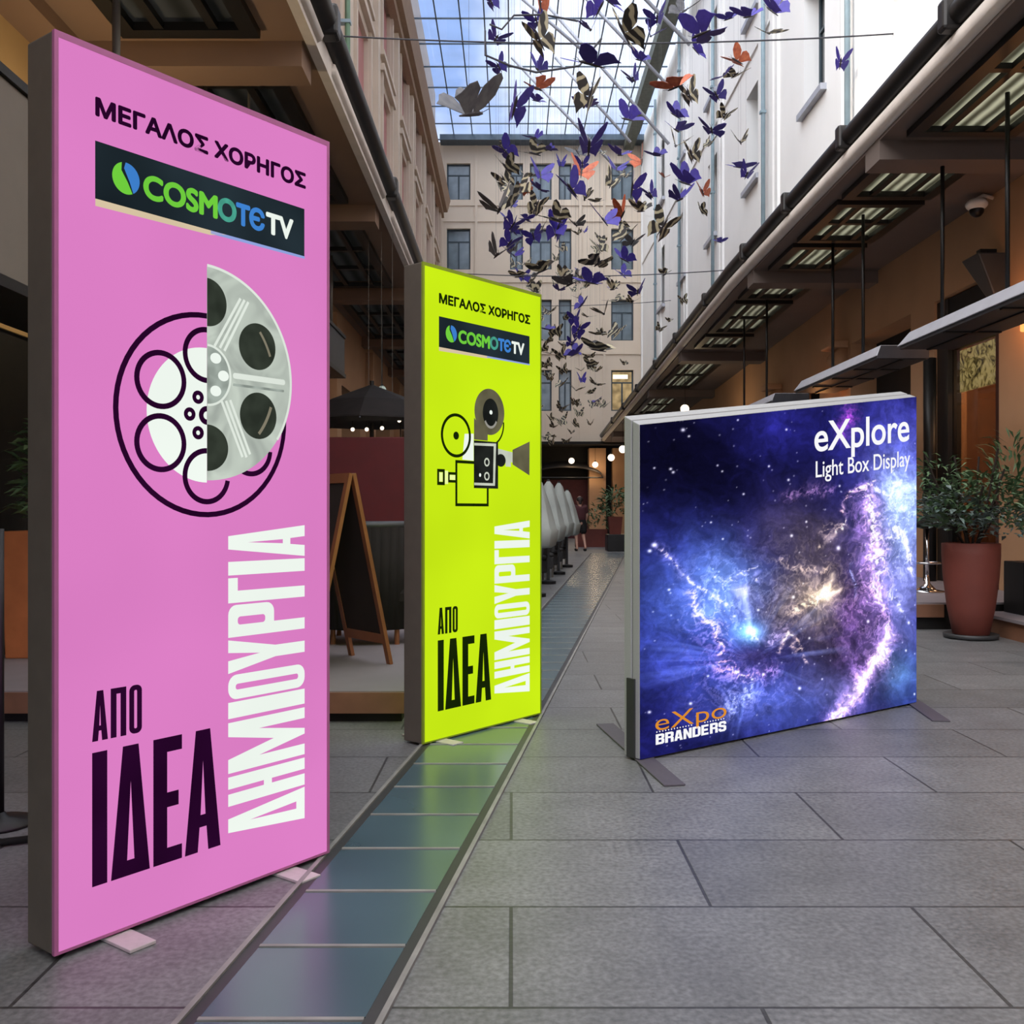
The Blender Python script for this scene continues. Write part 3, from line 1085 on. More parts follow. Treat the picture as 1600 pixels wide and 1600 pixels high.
IDEA = [(.108, .153), (.165, .288), (.300, .397), (.408, .537)]
APO = [(.108, .155), (.164, .212), (.222, .262)]
DHM = [(.151, .258), (.266, .358), (.370, .530), (.543, .594), (.602, .680), (.686, .792), (.800, .902), (.909, .988), (.997, 1.040), (1.048, 1.153)]

M['print_white'] = emat('lit_white_print', (0.86, 0.93, 0.86, 1), 1.0, .03)
M['cream_print'] = emat('lit_cream_print', rgb(226, 206, 172), 0.9, .05)
M['blue_print'] = emat('lit_pale_blue_print', rgb(150, 170, 230), 0.9, .05)
M['logo_green'] = emat('lit_green_print', rgb(112, 206, 62), 1.0, .05)
M['logo_teal'] = emat('lit_teal_print', rgb(72, 160, 140), 1.0, .15, 30)
M['logo_blue'] = emat('lit_blue_print', rgb(62, 128, 205), 1.0, .06)
M['banner_print'] = emat('dark_banner_print', rgb(30, 40, 46), 1.0, .45, 2.5)


def reel_metal():
    m, t, out = newmat('lit_reel_photo')
    em = t.nodes.new('ShaderNodeEmission')
    c = t.nodes.new('ShaderNodeTexCoord')
    n = t.nodes.new('ShaderNodeTexNoise')
    n.inputs['Scale'].default_value = 7
    n.inputs['Distortion'].default_value = 1.2
    t.links.new(c.outputs['Object'], n.inputs['Vector'])
    r = t.nodes.new('ShaderNodeValToRGB')
    r.color_ramp.elements[0].position = .3
    r.color_ramp.elements[0].color = rgb(160, 168, 160)
    r.color_ramp.elements[1].position = .7
    r.color_ramp.elements[1].color = rgb(200, 210, 198)
    t.links.new(n.outputs['Fac'], r.inputs[0])
    t.links.new(r.outputs[0], em.inputs[0])
    t.links.new(em.outputs[0], out.inputs[0])
    return m


M['reel'] = reel_metal()
M['reel_light'] = emat('lit_reel_rib', rgb(222, 230, 220), 1.0, .05)
M['reel_hub'] = emat('lit_reel_hub', rgb(150, 160, 152), 1.0, .25, 20)


def ink(name, c): return emat(name, c, 1.0, .2, 4)


def lightbox(name, B, u, z0, W, Hh, label, face_m, edge_m, ink_m, feet, T=0.1436):
    root = empty(name, (B[0], B[1], 0), math.atan2(u[1], u[0]), label, 'light box', 'tall sponsor light boxes')
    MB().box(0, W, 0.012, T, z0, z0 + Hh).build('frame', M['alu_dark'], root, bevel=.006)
    m = MB()
    for (a, b, c, d) in ((0, .012, 0, Hh), (W - .012, W, 0, Hh), (.012, W - .012, 0, .008), (.012, W - .012, Hh - .018, Hh)):
        m.box(a, b, 0.0, 0.012, z0 + c, z0 + d)
    m.build('front_edge_profile', edge_m, root)
    MB().box(.012, W - .012, 0.0015, .011, z0 + .008, z0 + Hh - .018).build('lit_face', face_m, root)
    MB().box(.02, W - .02, T, T + .006, z0 + .02, z0 + Hh - .02).build('back_face', face_m, root)
    for (a, b) in feet:
        MB().box(a, b, -0.118, T + .118, 0.001, 0.011).build('foot_plate', M['foot_light'], root, bevel=.002)
    for (a, b) in feet:
        MB().box(a + .02, b - .02, .03, T - .03, 0.011, z0 + .004).build('foot_post', M['bracket'], root)
    P = lambda a, b: (a, b + z0)
    text('heading_lettering', 'ΜΕΓΑΛΟΣ ΧΟΡΗΓΟΣ', ink_m, root, (.120, .885, 2.306, 2.355), thick=.0030, xf=P)
    bn = shape('logo_banner', [rect(.117, .882, 2.072, 2.234)], M['banner_print'], root, .0015, xf=P)
    shape('banner_light_strip', [[(.117, 2.072), (.56, 2.072), (.50, 2.058), (.117, 2.052)]], M['cream_print'], bn, .0025, xf=P)
    shape('banner_light_strip', [[(.50, 2.072), (.882, 2.072), (.882, 2.064), (.50, 2.062)]], M['blue_print'], bn, .0025, xf=P)
    sx, sz, sr = .211, 2.154, .043
    shape('logo_globe', [[(sx + sr * math.cos(t), sz + sr * 1.05 * math.sin(t)) for t in np.linspace(1.9, 5.2, 24)] + [(sx + .005, sz - .01), (sx - .015, sz + .02)]], M['logo_green'], bn, .0025, xf=P)
    shape('logo_globe', [[(sx + sr * math.cos(t), sz + sr * 1.05 * math.sin(t)) for t in np.linspace(-1.0, 1.6, 24)] + [(sx - .006, sz + .028), (sx + .012, sz - .008)]], M['logo_blue'], bn, .0025, xf=P)
    text('logo_lettering', 'COSM', M['logo_green'], bn, (.270, .522, 2.116, 2.182), off=.0026, thick=.0036, xf=P)
    text('logo_lettering', 'O', M['logo_teal'], bn, (.530, .594, 2.117, 2.184), off=.0026, thick=.0036, xf=P)
    text('logo_lettering', 'T', M['logo_blue'], bn, (.600, .648, 2.118, 2.182), off=.0026, thick=.0036, xf=P)
    text('logo_lettering', 'Є', M['logo_blue'], bn, (.652, .707, 2.117, 2.184), off=.0026, thick=.0036, xf=P)
    text('logo_lettering', 'TV', M['print_white'], bn, (.720, .829, 2.117, 2.181), off=.0026, thick=.0036, xf=P)
    shape('small_slogan_lettering', word('ΑΠΟ', APO, .558, .698, .0175), ink_m, root, xf=P)
    shape('large_slogan_lettering', word('ΙΔΕΑ', IDEA, .154, .527, .046), ink_m, root, xf=P)
    shape('rising_slogan_lettering', vertical_word('ΔΗΜΙΟΥΡΓΙΑ', DHM, .883, .316, .038), M['print_white'], root, xf=P)
    return root, P


# ---- pink light box with the film reel
pink_edge = pmat('pink_lit_profile', rgb(176, 100, 146), 0.5, var=.05)
pink_face = emat('pink_lit_face', rgb(219, 126, 196), 1.0, .035, 1.6)
pink_ink = ink('purple_black_ink', rgb(38, 6, 40))
pb, P = lightbox('pink_light_box', (-1.2327, 2.634), (.5908, .8068), .017, 1.0, 2.5,
                 'tall pink light box with a film reel, nearest on the left', pink_face, pink_edge, pink_ink, ((.15, .232), (.765, .85)))
RC = (.486, 1.497)
CUT = .486
shape('white_half_disc', [circ(RC[0], RC[1], .208, a0=PI / 2, a1=3 * PI / 2)], M['print_white'], pb, .0015, xf=P)
shape('reel_outline', arc_ring(RC[0], RC[1], .3155, .0165, PI / 2, 2 * PI + .02), pink_ink, pb, .0022, xf=P)
for (cx, cz) in ((.3245, 1.590), (.3245, 1.403)):
    shape('reel_hole_outline', arc_ring(cx, cz, .0875, .0165), pink_ink, pb, .0022, xf=P)
shape('reel_hole_outline', arc_ring(.486, 1.683, .0865, .0165, PI / 2, 3 * PI / 2), pink_ink, pb, .0022, xf=P)
shape('reel_hole_outline', arc_ring(.486, 1.3085, .0870, .0165, PI / 2, 2 * PI - .15), pink_ink, pb, .0022, xf=P)
shape('reel_hole_outline', arc_ring(.655, 1.400, .0870, .0165, -2.0, -.05), pink_ink, pb, .0022, xf=P)
for (cx, cz) in ((.454, 1.550), (.424, 1.496), (.454, 1.441)):
    shape('small_hole_outline', arc_ring(cx, cz, .0205, .0135), pink_ink, pb, .0022, xf=P)
shape('small_hole_outline', arc_ring(.486, 1.4965, .029, .0165, PI / 2, 3 * PI / 2), pink_ink, pb, .0022, xf=P)
rp = shape('reel_photograph', [circ(CUT, 1.627, .338, .331, a0=-PI / 2, a1=PI / 2)], M['reel'], pb, .0030, xf=P)
dark_hole = emat('dark_reel_hole', rgb(48, 54, 46), 1.0, .25, 14)
for lp in (circ(CUT, 1.8475, .072, .0745, a0=-PI / 2, a1=PI / 2), circ(CUT, 1.397, .078, .072, a0=-PI / 2, a1=PI / 2),
           circ(.680, 1.7355, .074, .0755), circ(.684, 1.511, .074, .0755)):
    shape('reel_window', [lp], dark_hole, rp, .0042, xf=P)
film = emat('film_edge', rgb(128, 122, 104), 1.0, .1)
shape('film_strip_edge', arc_ring(.486, 1.62, .265, .008, .35, .68), film, rp, .0052, xf=P)
shape('film_strip_edge', arc_ring(.486, 1.62, .265, .010, -.70, -.30), film, rp, .0052, xf=P)
for (p, q) in (((.513, 1.715), (.612, 1.880)), ((.533, 1.712), (.628, 1.878)), ((.550, 1.705), (.643, 1.874)),
               ((.540, 1.545), (.620, 1.374)), ((.556, 1.548), (.636, 1.374)), ((.572, 1.552), (.650, 1.384))):
    d = Vector((q[0] - p[0], q[1] - p[1])).normalized()
    nrm = Vector((-d.y, d.x)) * .0042
    shape('reel_rib', [[(p[0] + nrm.x, p[1] + nrm.y), (q[0] + nrm.x, q[1] + nrm.y), (q[0] - nrm.x, q[1] - nrm.y), (p[0] - nrm.x, p[1] - nrm.y)]], M['reel_light'], rp, .0042, xf=P)
shape('reel_rib', [rrect(.583, .795, 1.622, 1.640, .008)], M['reel_light'], rp, .0042, xf=P)
shape('reel_rib', [rrect(.583, .790, 1.598, 1.606, .003)], M['reel_hub'], rp, .0042, xf=P)
shape('reel_rim_light', arc_ring(CUT, 1.627, .338, .008, -.6, PI / 2), M['reel_light'], rp, .0042, xf=P)
hb = shape('reel_hub', [circ(CUT, 1.622, .086, .093, a0=-PI / 2, a1=PI / 2)], M['reel_hub'], rp, .0052, xf=P)
shape('hub_rim', [circ(CUT, 1.622, .089, .096, a0=-PI / 2, a1=PI / 2) + circ(CUT, 1.622, .082, .089, a0=-PI / 2, a1=PI / 2)[::-1]], M['reel_light'], rp, .0060, xf=P)
for (cx, cz) in ((.516, 1.677), (.545, 1.625), (.516, 1.575)):
    shape('hub_hole', [circ(cx, cz, .020, .0165)], M['print_white'], rp, .0062, xf=P)

# ---- green light box with the film camera
green_edge = pmat('green_lit_profile', rgb(140, 160, 40), 0.5, var=.05)
green_face = emat('green_lit_face', rgb(199, 234, 22), 1.0, .06, 1.4)
green_ink = ink('green_black_ink', rgb(22, 36, 6))
gb, P = lightbox('green_light_box', (-.4600, 5.06), (.6363, .7714), .012, 1.0, 2.5,
                 'tall lime green light box with a film camera, behind the pink one', green_face, green_edge, green_ink, ((.10, .18), (.745, .825)))
shape('reel_outline', arc_ring(.249, 1.614, .1185, .0165), green_ink, gb, .0022, xf=P)
shape('reel_hub_dot', [circ(.249, 1.613, .0215)], green_ink, gb, .0022, xf=P)
shape('white_block', [[(.300, 1.487), (.390, 1.484), (.390, 1.632), (.318, 1.627)]], M['print_white'], gb, .0015, xf=P)
shape('body_outline', [rect(.243, .515, 1.234, 1.482), rect(.258, .500, 1.250, 1.466)], green_ink, gb, .0022, xf=P)
shape('viewfinder_outline', [rect(.103, .160, 1.345, 1.430), rect(.117, .146, 1.362, 1.414)], green_ink, gb, .0022, xf=P)
shape('viewfinder_outline', [rect(.186, .243, 1.360, 1.416), rect(.198, .243, 1.374, 1.402)], green_ink, gb, .0022, xf=P)
for bx in ((.119, .144, 1.364, 1.412), (.162, .186, 1.352, 1.422), (.199, .242, 1.375, 1.401)):
    shape('viewfinder_fill', [rect(*bx)], emat('pale_yellow_print', rgb(236, 250, 160), 1.0), gb, .0018, xf=P)
cam_grey = emat('camera_grey_print', rgb(98, 94, 72), 1.0, .2, 9)
cam_dark = emat('camera_dark_print', rgb(30, 32, 30), 1.0, .3, 9)
cam_pale = emat('camera_pale_print', rgb(196, 202, 186), 1.0, .1, 9)
cp = shape('camera_photograph', [circ(.523, 1.762, .127, .129)], cam_grey, gb, .0030, xf=P)
shape('magazine_inner', [circ(.530, 1.755, .066, .082)], cam_dark, cp, .0042, xf=P)
shape('magazine_highlight', [circ(.530, 1.745, .060, .076, a0=-2.6, a1=-.5) + circ(.530, 1.745, .050, .062, a0=-2.6, a1=-.5)[::-1]], emat('lens_grey', rgb(150, 148, 140), 1.0), cp, .0050, xf=P)
shape('magazine_pin', [circ(.532, 1.760, .012)], M['print_white'], cp, .0050, xf=P)
shape('magazine_neck', [[(.392, 1.60), (.505, 1.60), (.505, 1.65), (.46, 1.66), (.392, 1.72)]], cam_grey, cp, .0036, xf=P)
shape('camera_body', [rect(.390, .594, 1.334, 1.596)], cam_dark, cp, .0042, xf=P)
shape('body_trim', [[(.392, 1.582), (.576, 1.588), (.566, 1.350), (.392, 1.350), (.392, 1.364), (.550, 1.364), (.556, 1.572), (.392, 1.568)]], cam_pale, cp, .0050, xf=P)
for zc in (1.480, 1.402):
    shape('body_dial', [circ(.497, zc, .022, .024), circ(.497, zc, .014, .015)], cam_pale, cp, .0052, xf=P)
shape('body_lamp', [circ(.440, 1.407, .008, .010)], M['print_white'], cp, .0052, xf=P)
shape('lens_barrel', [[(.594, 1.560), (.725, 1.545), (.725, 1.487), (.594, 1.500)]], cam_pale, cp, .0038, xf=P)
shape('lens_shade', [[(.723, 1.560), (.880, 1.616), (.878, 1.418), (.723, 1.476)]], cam_grey, cp, .0042, xf=P)
shape('lens_turret', [circ(.618, 1.495, .042, .036)], cam_dark, cp, .0046, xf=P)
shape('lens_ring', [rect(.660, .706, 1.462, 1.506)], cam_pale, cp, .0046, xf=P)
shape('film_belt', [circ(.53, 1.70, .118, .125, a0=-1.1, a1=.1) + circ(.53, 1.70, .108, .115, a0=-1.1, a1=.1)[::-1]], green_ink, cp, .0036, xf=P)

# ---- galaxy light box
GB, GE = Vector((.6217, 4.750)), Vector((2.5600, 6.189))
GW = (GE - GB).length
gu = (GE - GB) / GW
GZ0, GH0, GH1, GT = .012, 1.626, 1.932, .112
gx = empty('galaxy_light_box', (GB.x, GB.y, 0), math.atan2(gu.y, gu.x), 'low wide white-framed light box with a blue galaxy picture', 'light box')


def gh(x): return GH0 + (GH1 - GH0) * x / GW


LIFT0, LIFT1 = .052, .046
for j, (ya, yb) in enumerate(((.004, .052), (.060, GT))):
    ta, tb = ya / GT, yb / GT
    MB().hexa([(0, ya, GZ0), (GW, ya, GZ0), (GW, yb, GZ0), (0, yb, GZ0),
               (0, ya, GZ0 + GH0 + LIFT0 * ta), (GW, ya, GZ0 + GH1 + LIFT1 * ta), (GW, yb, GZ0 + GH1 + LIFT1 * tb), (0, yb, GZ0 + GH0 + LIFT0 * tb)]
              ).build('frame_profile', M['alu_light'], gx, bevel=.004)
MB().hexa([(.008, .052, GZ0 + .01), (GW - .008, .052, GZ0 + .01), (GW - .008, .060, GZ0 + .01), (.008, .060, GZ0 + .01),
           (.008, .052, GZ0 + GH0 + .012), (GW - .008, .052, GZ0 + GH1 + .010), (GW - .008, .060, GZ0 + GH1 + .010), (.008, .060, GZ0 + GH0 + .012)]
          ).build('frame_groove', M['groove'], gx)


def galaxy_mesh():
    nx, nz = 400, 400
    s = np.linspace(0, 1, nx + 1)
    t = np.linspace(0, 1, nz + 1)
    S, T = np.meshgrid(s, t)
    # picture plane coordinates of the artwork, px across 1063 and down
    top, bot = 157 - 107 * S, 1450 - 230 * S
    wgt = S
    CX = 197 + 1063 * (S * 0.776 / (0.776 * S + 1.0 * (1 - S))) if False else 197 + 1063 * S
    CY = bot + (top - bot) * T
    rng = np.random.RandomState(7)

    def vnoise(x, y):
        g = rng.rand(64, 64)
        xi, yi = np.floor(x).astype(int), np.floor(y).astype(int)
        fx, fy = x - xi, y - yi
        fx, fy = fx * fx * (3 - 2 * fx), fy * fy * (3 - 2 * fy)
        a, b = g[yi % 64, xi % 64], g[yi % 64, (xi + 1) % 64]
        c, d = g[(yi + 1) % 64, xi % 64], g[(yi + 1) % 64, (xi + 1) % 64]
        return (a * (1 - fx) + b * fx) * (1 - fy) + (c * (1 - fx) + d * fx) * fy

    def fbm(x, y, o=5):
        v, amp, tot = 0, 1.0, 0
        for _ in range(o):
            v = v + amp * vnoise(x, y)
            tot += amp
            amp *= 0.55
            x, y = x * 2.03 + 5.1, y * 2.03 + 1.7
        return v / tot
    wx, wy = fbm(CX / 90, CY / 90) - .5, fbm(CX / 90 + 30, CY / 90 + 9) - .5
    X, Yp = CX + wx * 90, CY + wy * 90
    n1 = fbm(X / 160, Yp / 160)
    n2 = fbm(X / 40, Yp / 40)
    n3 = fbm(X / 14, Yp / 14, 3)
    ridge = 1 - np.abs(2 * fbm(X / 45 + 11, Yp / 45 + 3, 4) - 1)
    ridge = np.clip((ridge - .72) / .28, 0, 1) ** 1.5
    C = np.zeros(S.shape + (3,))

    def G(cx, cy, rx, ry=None, x=X, y=Yp):
        ry = ry or rx
        return np.exp(-(((x - cx) / rx) ** 2 + ((y - cy) / ry) ** 2))

    def mixc(col, w):
        w = np.clip(w, 0, 1)[..., None]
        C[:] = C * (1 - w) + np.array(col) / 255.0 * w

    def addc(col, w):
        C[:] = C + np.array(col) / 255.0 * w[..., None]
    C[:] = np.array((27, 27, 88)) / 255.0
    mixc((10, 9, 32), G(320, 300, 250, 230) * 1.35)
    mixc((16, 14, 58), G(520, 520, 260, 150) * .8)
    mixc((62, 62, 168), G(1180, 200, 260, 190) * .8)
    mixc((42, 40, 140), G(720, 190, 190, 110) * .6)
    mixc((66, 88, 184), G(330, 860, 230, 250) * .8)
    mixc((104, 140, 222), G(480, 800, 130, 170) * .85)
    mixc((58, 70, 172), G(290, 1090, 200, 130) * .75)
    mixc((28, 28, 104), G(250, 1290, 160, 120) * .7)
    mixc((80, 98, 198), G(640, 1240, 260, 130) * .8)
    mixc((128, 138, 208), G(900, 1170, 150, 110) * .55)
    mixc((150, 172, 232), G(1195, 520, 140, 230) * 1.0)
    mixc((126, 130, 208), G(1190, 800, 110, 190) * .85)
    mixc((104, 150, 222), G(1170, 1120, 120, 120) * .95)
    mixc((66, 86, 188), G(1240, 1250, 130, 100) * .7)
    mixc((70, 62, 104), G(700, 560, 170, 130) * .6)
    mixc((74, 64, 84), G(810, 640, 170, 170) * .9)
    mixc((58, 48, 82), G(880, 1010, 150, 170) * .85)
    mixc((108, 96, 128), G(740, 890, 190, 140) * .75)
    mixc((150, 132, 124), G(790, 830, 130, 110) * .85)
    mixc((46, 38, 86), G(570, 1065, 115, 62) * .95)
    mixc((70, 48, 106), G(965, 900, 90, 210) * .7)
    mixc((122, 104, 160), G(1045, 700, 66, 260) * .6)
    mixc((140, 104, 176), G(1060, 1060, 80, 130) * .5)
    C[:] = C * (0.58 + .84 * n1)[..., None]
    C[:] = C * (0.72 + .56 * n2)[..., None]
    # fine swirling fibres
    wx2, wy2 = fbm(CX / 28 + 70, CY / 28) - .5, fbm(CX / 28, CY / 28 + 70) - .5
    fib = 1 - np.abs(2 * fbm((X + wx2 * 40) / 26 + 5, (Yp + wy2 * 40) / 26 + 8, 4) - 1)
    fib = np.clip((fib - .80) / .20, 0, 1) ** 1.3
    # soft rays leaving the dark knot at the lower left
    ang = np.arctan2(CY - 1075, CX - 560)
    rad = np.hypot(CY - 1075, CX - 560)
    rays = np.clip(fbm(ang * 9 + 40, rad / 260, 4) - .5, 0, 1) * 2.6
    addc((130, 156, 230), rays * np.exp(-((rad - 190) / 150) ** 2) * .42)
    ang2 = np.arctan2(CY - 840, CX - 820)
    rad2 = np.hypot(CY - 840, CX - 820)
    rays2 = np.clip(fbm(ang2 * 12 + 60, rad2 / 120, 4) - .5, 0, 1) * 2.6
    addc((230, 196, 150), rays2 * np.exp(-rad2 / 110) * .40)
    addc((220, 190, 150), fib * G(800, 800, 190, 190) * .30)
    addc((210, 160, 210), fib * G(1070, 800, 90, 380) * .28)
    addc((200, 215, 255), fib * G(1190, 520, 110, 260) * .32)
    addc((170, 190, 250), fib * G(480, 820, 170, 170) * .25)
    addc((210, 140, 200), fib * G(420, 960, 70, 180) * .35)
    addc((190, 170, 230), fib * G(560, 1190, 200, 90) * .28)

    def path(pts, w, col, amp, tex=None, warp=1.0):
        px, py = CX + wx * 60 * warp + wx2 * 18 * warp, CY + wy * 60 * warp + wy2 * 18 * warp
        dmin = np.full(S.shape, 1e9)
        for (x0, y0), (x1, y1) in zip(pts[:-1], pts[1:]):
            dx, dy = x1 - x0, y1 - y0
            q = np.clip(((px - x0) * dx + (py - y0) * dy) / (dx * dx + dy * dy), 0, 1)
            dmin = np.minimum(dmin, np.hypot(px - x0 - q * dx, py - y0 - q * dy))
        f = np.exp(-(dmin / w) ** 2) * amp
        if tex is not None: f = f * tex
        addc(col, f)
    tx = np.clip(.9 * fib + 1.6 * n2 * n3 * 2 - .15, 0.02, 1.6)
    tx2 = .45 + .5 * n2 + .7 * fib
    tf = np.clip(1.5 * fib + 1.0 * n3 - .22, 0, 1.3)
    addc((150, 176, 240), G(1185, 560, 130, 270) * .22)
    addc((90, 120, 220), G(400, 900, 230, 260) * .13)
    addc((100, 120, 220), G(640, 1230, 260, 110) * .10)
    arc = [(1010, 430), (1050, 520), (1070, 620), (1085, 720), (1075, 820), (1110, 900), (1120, 960), (1095, 1050), (1010, 1130), (965, 1200), (920, 1270), (870, 1320)]
    path(arc, 52, (140, 90, 150), .34, tx)
    path(arc, 30, (214, 160, 205), .34, tx)
    path(arc[6:], 28, (240, 196, 222), .50, tx2)
    path(arc[6:10], 13, (255, 228, 240), .50, tx2)
    path(arc[:5], 18, (236, 196, 226), .5, tf)
    path([(940, 880), (960, 960), (940, 1050), (1000, 1120)], 50, (120, 80, 140), .24, tx)
    path([(990, 500), (1050, 760), (1000, 880)], 50, (140, 80, 136), .2, tx)
    path([(690, 440), (770, 412), (880, 405)], 20, (210, 150, 190), .42, tf)
    path([(915, 490), (970, 410), (1070, 365)], 6, (250, 190, 160), .6, tf)
    path([(935, 480), (1000, 400), (1050, 390)], 20, (220, 170, 190), .35, tf)
    path([(1070, 410), (1140, 440), (1180, 380), (1160, 340)], 9, (235, 238, 255), .7, tf)
    addc((150, 170, 225), G(1150, 400, 90, 90) * .55 * (.4 + n2))
    path([(815, 635), (880, 590), (930, 520)], 7, (240, 214, 170), .6, tf)
    path([(840, 560), (920, 540), (860, 600)], 20, (214, 186, 150), .42, tf)
    path([(235, 622), (300, 690), (370, 780), (470, 860)], 5, (240, 206, 180), .55, tf, .6)
    path([(235, 622), (300, 690), (370, 780)], 16, (150, 130, 170), .3, tx)
    path([(340, 800), (385, 890), (430, 990), (470, 1090), (530, 1150)], 12, (230, 160, 200), .55, tf)
    path([(450, 1110), (540, 1150), (640, 1120)], 26, (210, 140, 184), .45, tf)
    path([(460, 800), (490, 770), (560, 710), (575, 760)], 12, (205, 180, 230), .5, tf)
    path([(540, 820), (548, 900), (556, 960)], 10, (214, 226, 255), .35, None, .4)
    path([(555, 970), (640, 1000), (680, 960)], 18, (190, 164, 200), .45, tf)
    path([(930, 40), (960, 120), (930, 190)], 34, (190, 56, 140), .5, tx)
    path([(1230, 720), (1225, 620), (1180, 580), (1120, 580)], 12, (232, 206, 230), .5, tf)
    path([(660, 1050), (690, 980), (740, 1020), (770, 1095)], 6, (234, 196, 150), .6, tf)
    path([(700, 1000), (720, 1040), (750, 1050)], 10, (234, 196, 150), .5, tf)
    path([(965, 740), (985, 830), (960, 700)], 8, (140, 176, 224), .4, tf)
    path([(1140, 800), (1170, 830), (1220, 920)], 9, (190, 190, 235), .5, tf)
    path([(650, 690), (760, 720), (840, 720)], 12, (206, 178, 140), .4, tf)
    path([(500, 1220), (480, 1260), (560, 1200)], 30, (190, 200, 244), .4, tx)
    addc((110, 210, 250), G(552, 968, 50, 40, CX, CY) * .75)
    addc((200, 230, 255), G(560, 965, 20, 14, CX, CY) * .6)
    addc((240, 210, 244), G(540, 825, 26, 34) * .45)
    addc((255, 225, 160), G(842, 812, 50, 42) * .55)
    addc((255, 242, 205), G(842, 815, 17, 17, CX, CY) * .7)
    path([(842, 815), (862, 750)], 9, (255, 232, 180), .5, None)
    path([(842, 815), (905, 800)], 9, (255, 232, 180), .45, None)
    path([(842, 815), (760, 870), (720, 900)], 20, (240, 206, 150), .4, tf)
    C[:] = C * (0.84 + .32 * n3)[..., None]
    # stars
    rs = random.Random(4)
    big = [(329, 180, 5), (348, 205, 3), (290, 330, 3.5), (298, 343, 3.5), (690, 183, 3), (512, 145, 2.5), (498, 245, 2), (442, 320, 2.5), (458, 343, 2.5), (532, 432, 3),
           (698, 378, 3.5), (900, 640, 6), (710, 594, 4), (472, 858, 4.5), (433, 752, 3), (240, 622, 6), (226, 645, 4.5), (717, 832, 4), (1030, 920, 4.5), (741, 1185, 4.5), (353, 1240, 4),
           (603, 1132, 3), (563, 1150, 3), (225, 1268, 4), (1222, 918, 4), (1073, 410, 4), (1205, 208, 3), (1250, 1190, 3), (1208, 1025, 3), (285, 797, 3), (500, 905, 3), (585, 882, 3),
           (624, 325, 3), (420, 540, 2.5), (460, 605, 2.5), (905, 400, 3), (768, 540, 3), (832, 1148, 2.5), (410, 1135, 3), (970, 1290, 3), (1232, 720, 3), (780, 990, 3), (270, 410, 2), (240, 325, 2.5)]
    for _ in range(200):
        big.append((rs.uniform(200, 1255), rs.uniform(60, 1440), rs.choice((1.3, 1.5, 1.8, 2.2))))
    for (cx, cy, r) in big:
        d2 = (CX - cx) ** 2 + (CY - cy) ** 2
        a = .95 if r > 2.4 else .5
        addc((255, 252, 255), np.exp(-d2 / (r * r * 1.6)) * a)
    C = np.clip(C, 0, 1)
    lin = np.where(C <= .04045, C / 12.92, ((C + .055) / 1.055) ** 2.4)
    me = bpy.data.meshes.new('printed_face')
    xs = S * GW
    zs = GZ0 + T * (GH0 + (GH1 - GH0) * S)
    verts = np.stack([xs, np.full_like(xs, .0005), zs], -1).reshape(-1, 3)
    n = nx + 1
    faces = [(j * n + i, j * n + i + 1, (j + 1) * n + i + 1, (j + 1) * n + i) for j in range(nz) for i in range(nx)]
    me.from_pydata(verts.tolist(), [], faces)
    ca = me.color_attributes.new('artwork', 'FLOAT_COLOR', 'POINT')
    buf = np.ones((n * (nz + 1), 4), dtype=np.float32)
    buf[:, :3] = lin.reshape(-1, 3)
    ca.data.foreach_set('color', buf.ravel())
    m, t, out = newmat('lit_galaxy_print')
    em = t.nodes.new('ShaderNodeEmission')
    at_ = t.nodes.new('ShaderNodeAttribute')
    at_.attribute_name = 'artwork'
    nz_ = t.nodes.new('ShaderNodeTexNoise')
    nz_.inputs['Scale'].default_value = 160
    tcn = t.nodes.new('ShaderNodeTexCoord')
    t.links.new(tcn.outputs['Object'], nz_.inputs['Vector'])
    mr = t.nodes.new('ShaderNodeMapRange')
    mr.inputs['To Min'].default_value = .8
    mr.inputs['To Max'].default_value = 1.2
    t.links.new(nz_.outputs['Fac'], mr.inputs['Value'])
    t.links.new(at_.outputs['Color'], em.inputs['Color'])
    t.links.new(mr.outputs[0], em.inputs['Strength'])
    t.links.new(em.outputs[0], out.inputs[0])
    me.materials.append(m)
    return link('printed_face', me, gx)


galaxy_mesh()
MB().hexa([(.003, .0012, GZ0 + .002), (GW - .003, .0012, GZ0 + .002), (GW - .003, .0038, GZ0 + .002), (.003, .0038, GZ0 + .002),
           (.003, .0012, GZ0 + GH0 - .002), (GW - .003, .0012, GZ0 + GH1 - .002), (GW - .003, .0038, GZ0 + GH1 - .002), (.003, .0038, GZ0 + GH0 - .002)]
          ).build('face_backing', M['alu_light'], gx)
M['gx_white'] = emat('lit_white_lettering', (.95, .95, .97, 1), 1.0, .01)
M['gx_orange'] = emat('lit_orange_lettering', rgb(222, 142, 44), 1.0, .03)


def gxf(a, b): return (a * GW, GZ0 + b * gh(a * GW))


#GTEXT
text('title_lettering', 'eXplore', M['gx_white'], gx, (.567, .965, .828, .952), off=.0012, bold=.012, xf=gxf)
text('subtitle_lettering', 'Light Box Display', M['gx_white'], gx, (.572, .969, .760, .828), off=.0012, bold=.004, xf=gxf)
text('maker_lettering', 'eXpo', M['gx_orange'], gx, (.043, .258, .060, .124), off=.0012, bold=-.006, xf=gxf)
for a0, a1 in ((.047, .155), (.190, .258)):
    shape('dotted_rule', [circ(a, .0725, .0016, .0022, n=8) for a in np.arange(a0, a1, .0085)], M['gx_white'], gx, .0012, xf=gxf)
BW = .0243
shape('maker_lettering', [lp for i, c in enumerate('BRANDERS') for lp in shift(block(c, BW, .031, .0078), lambda x, y, i=i: (.044 + i * .0270 + x, .0345 + y))], M['gx_white'], gx, .0012, xf=gxf)


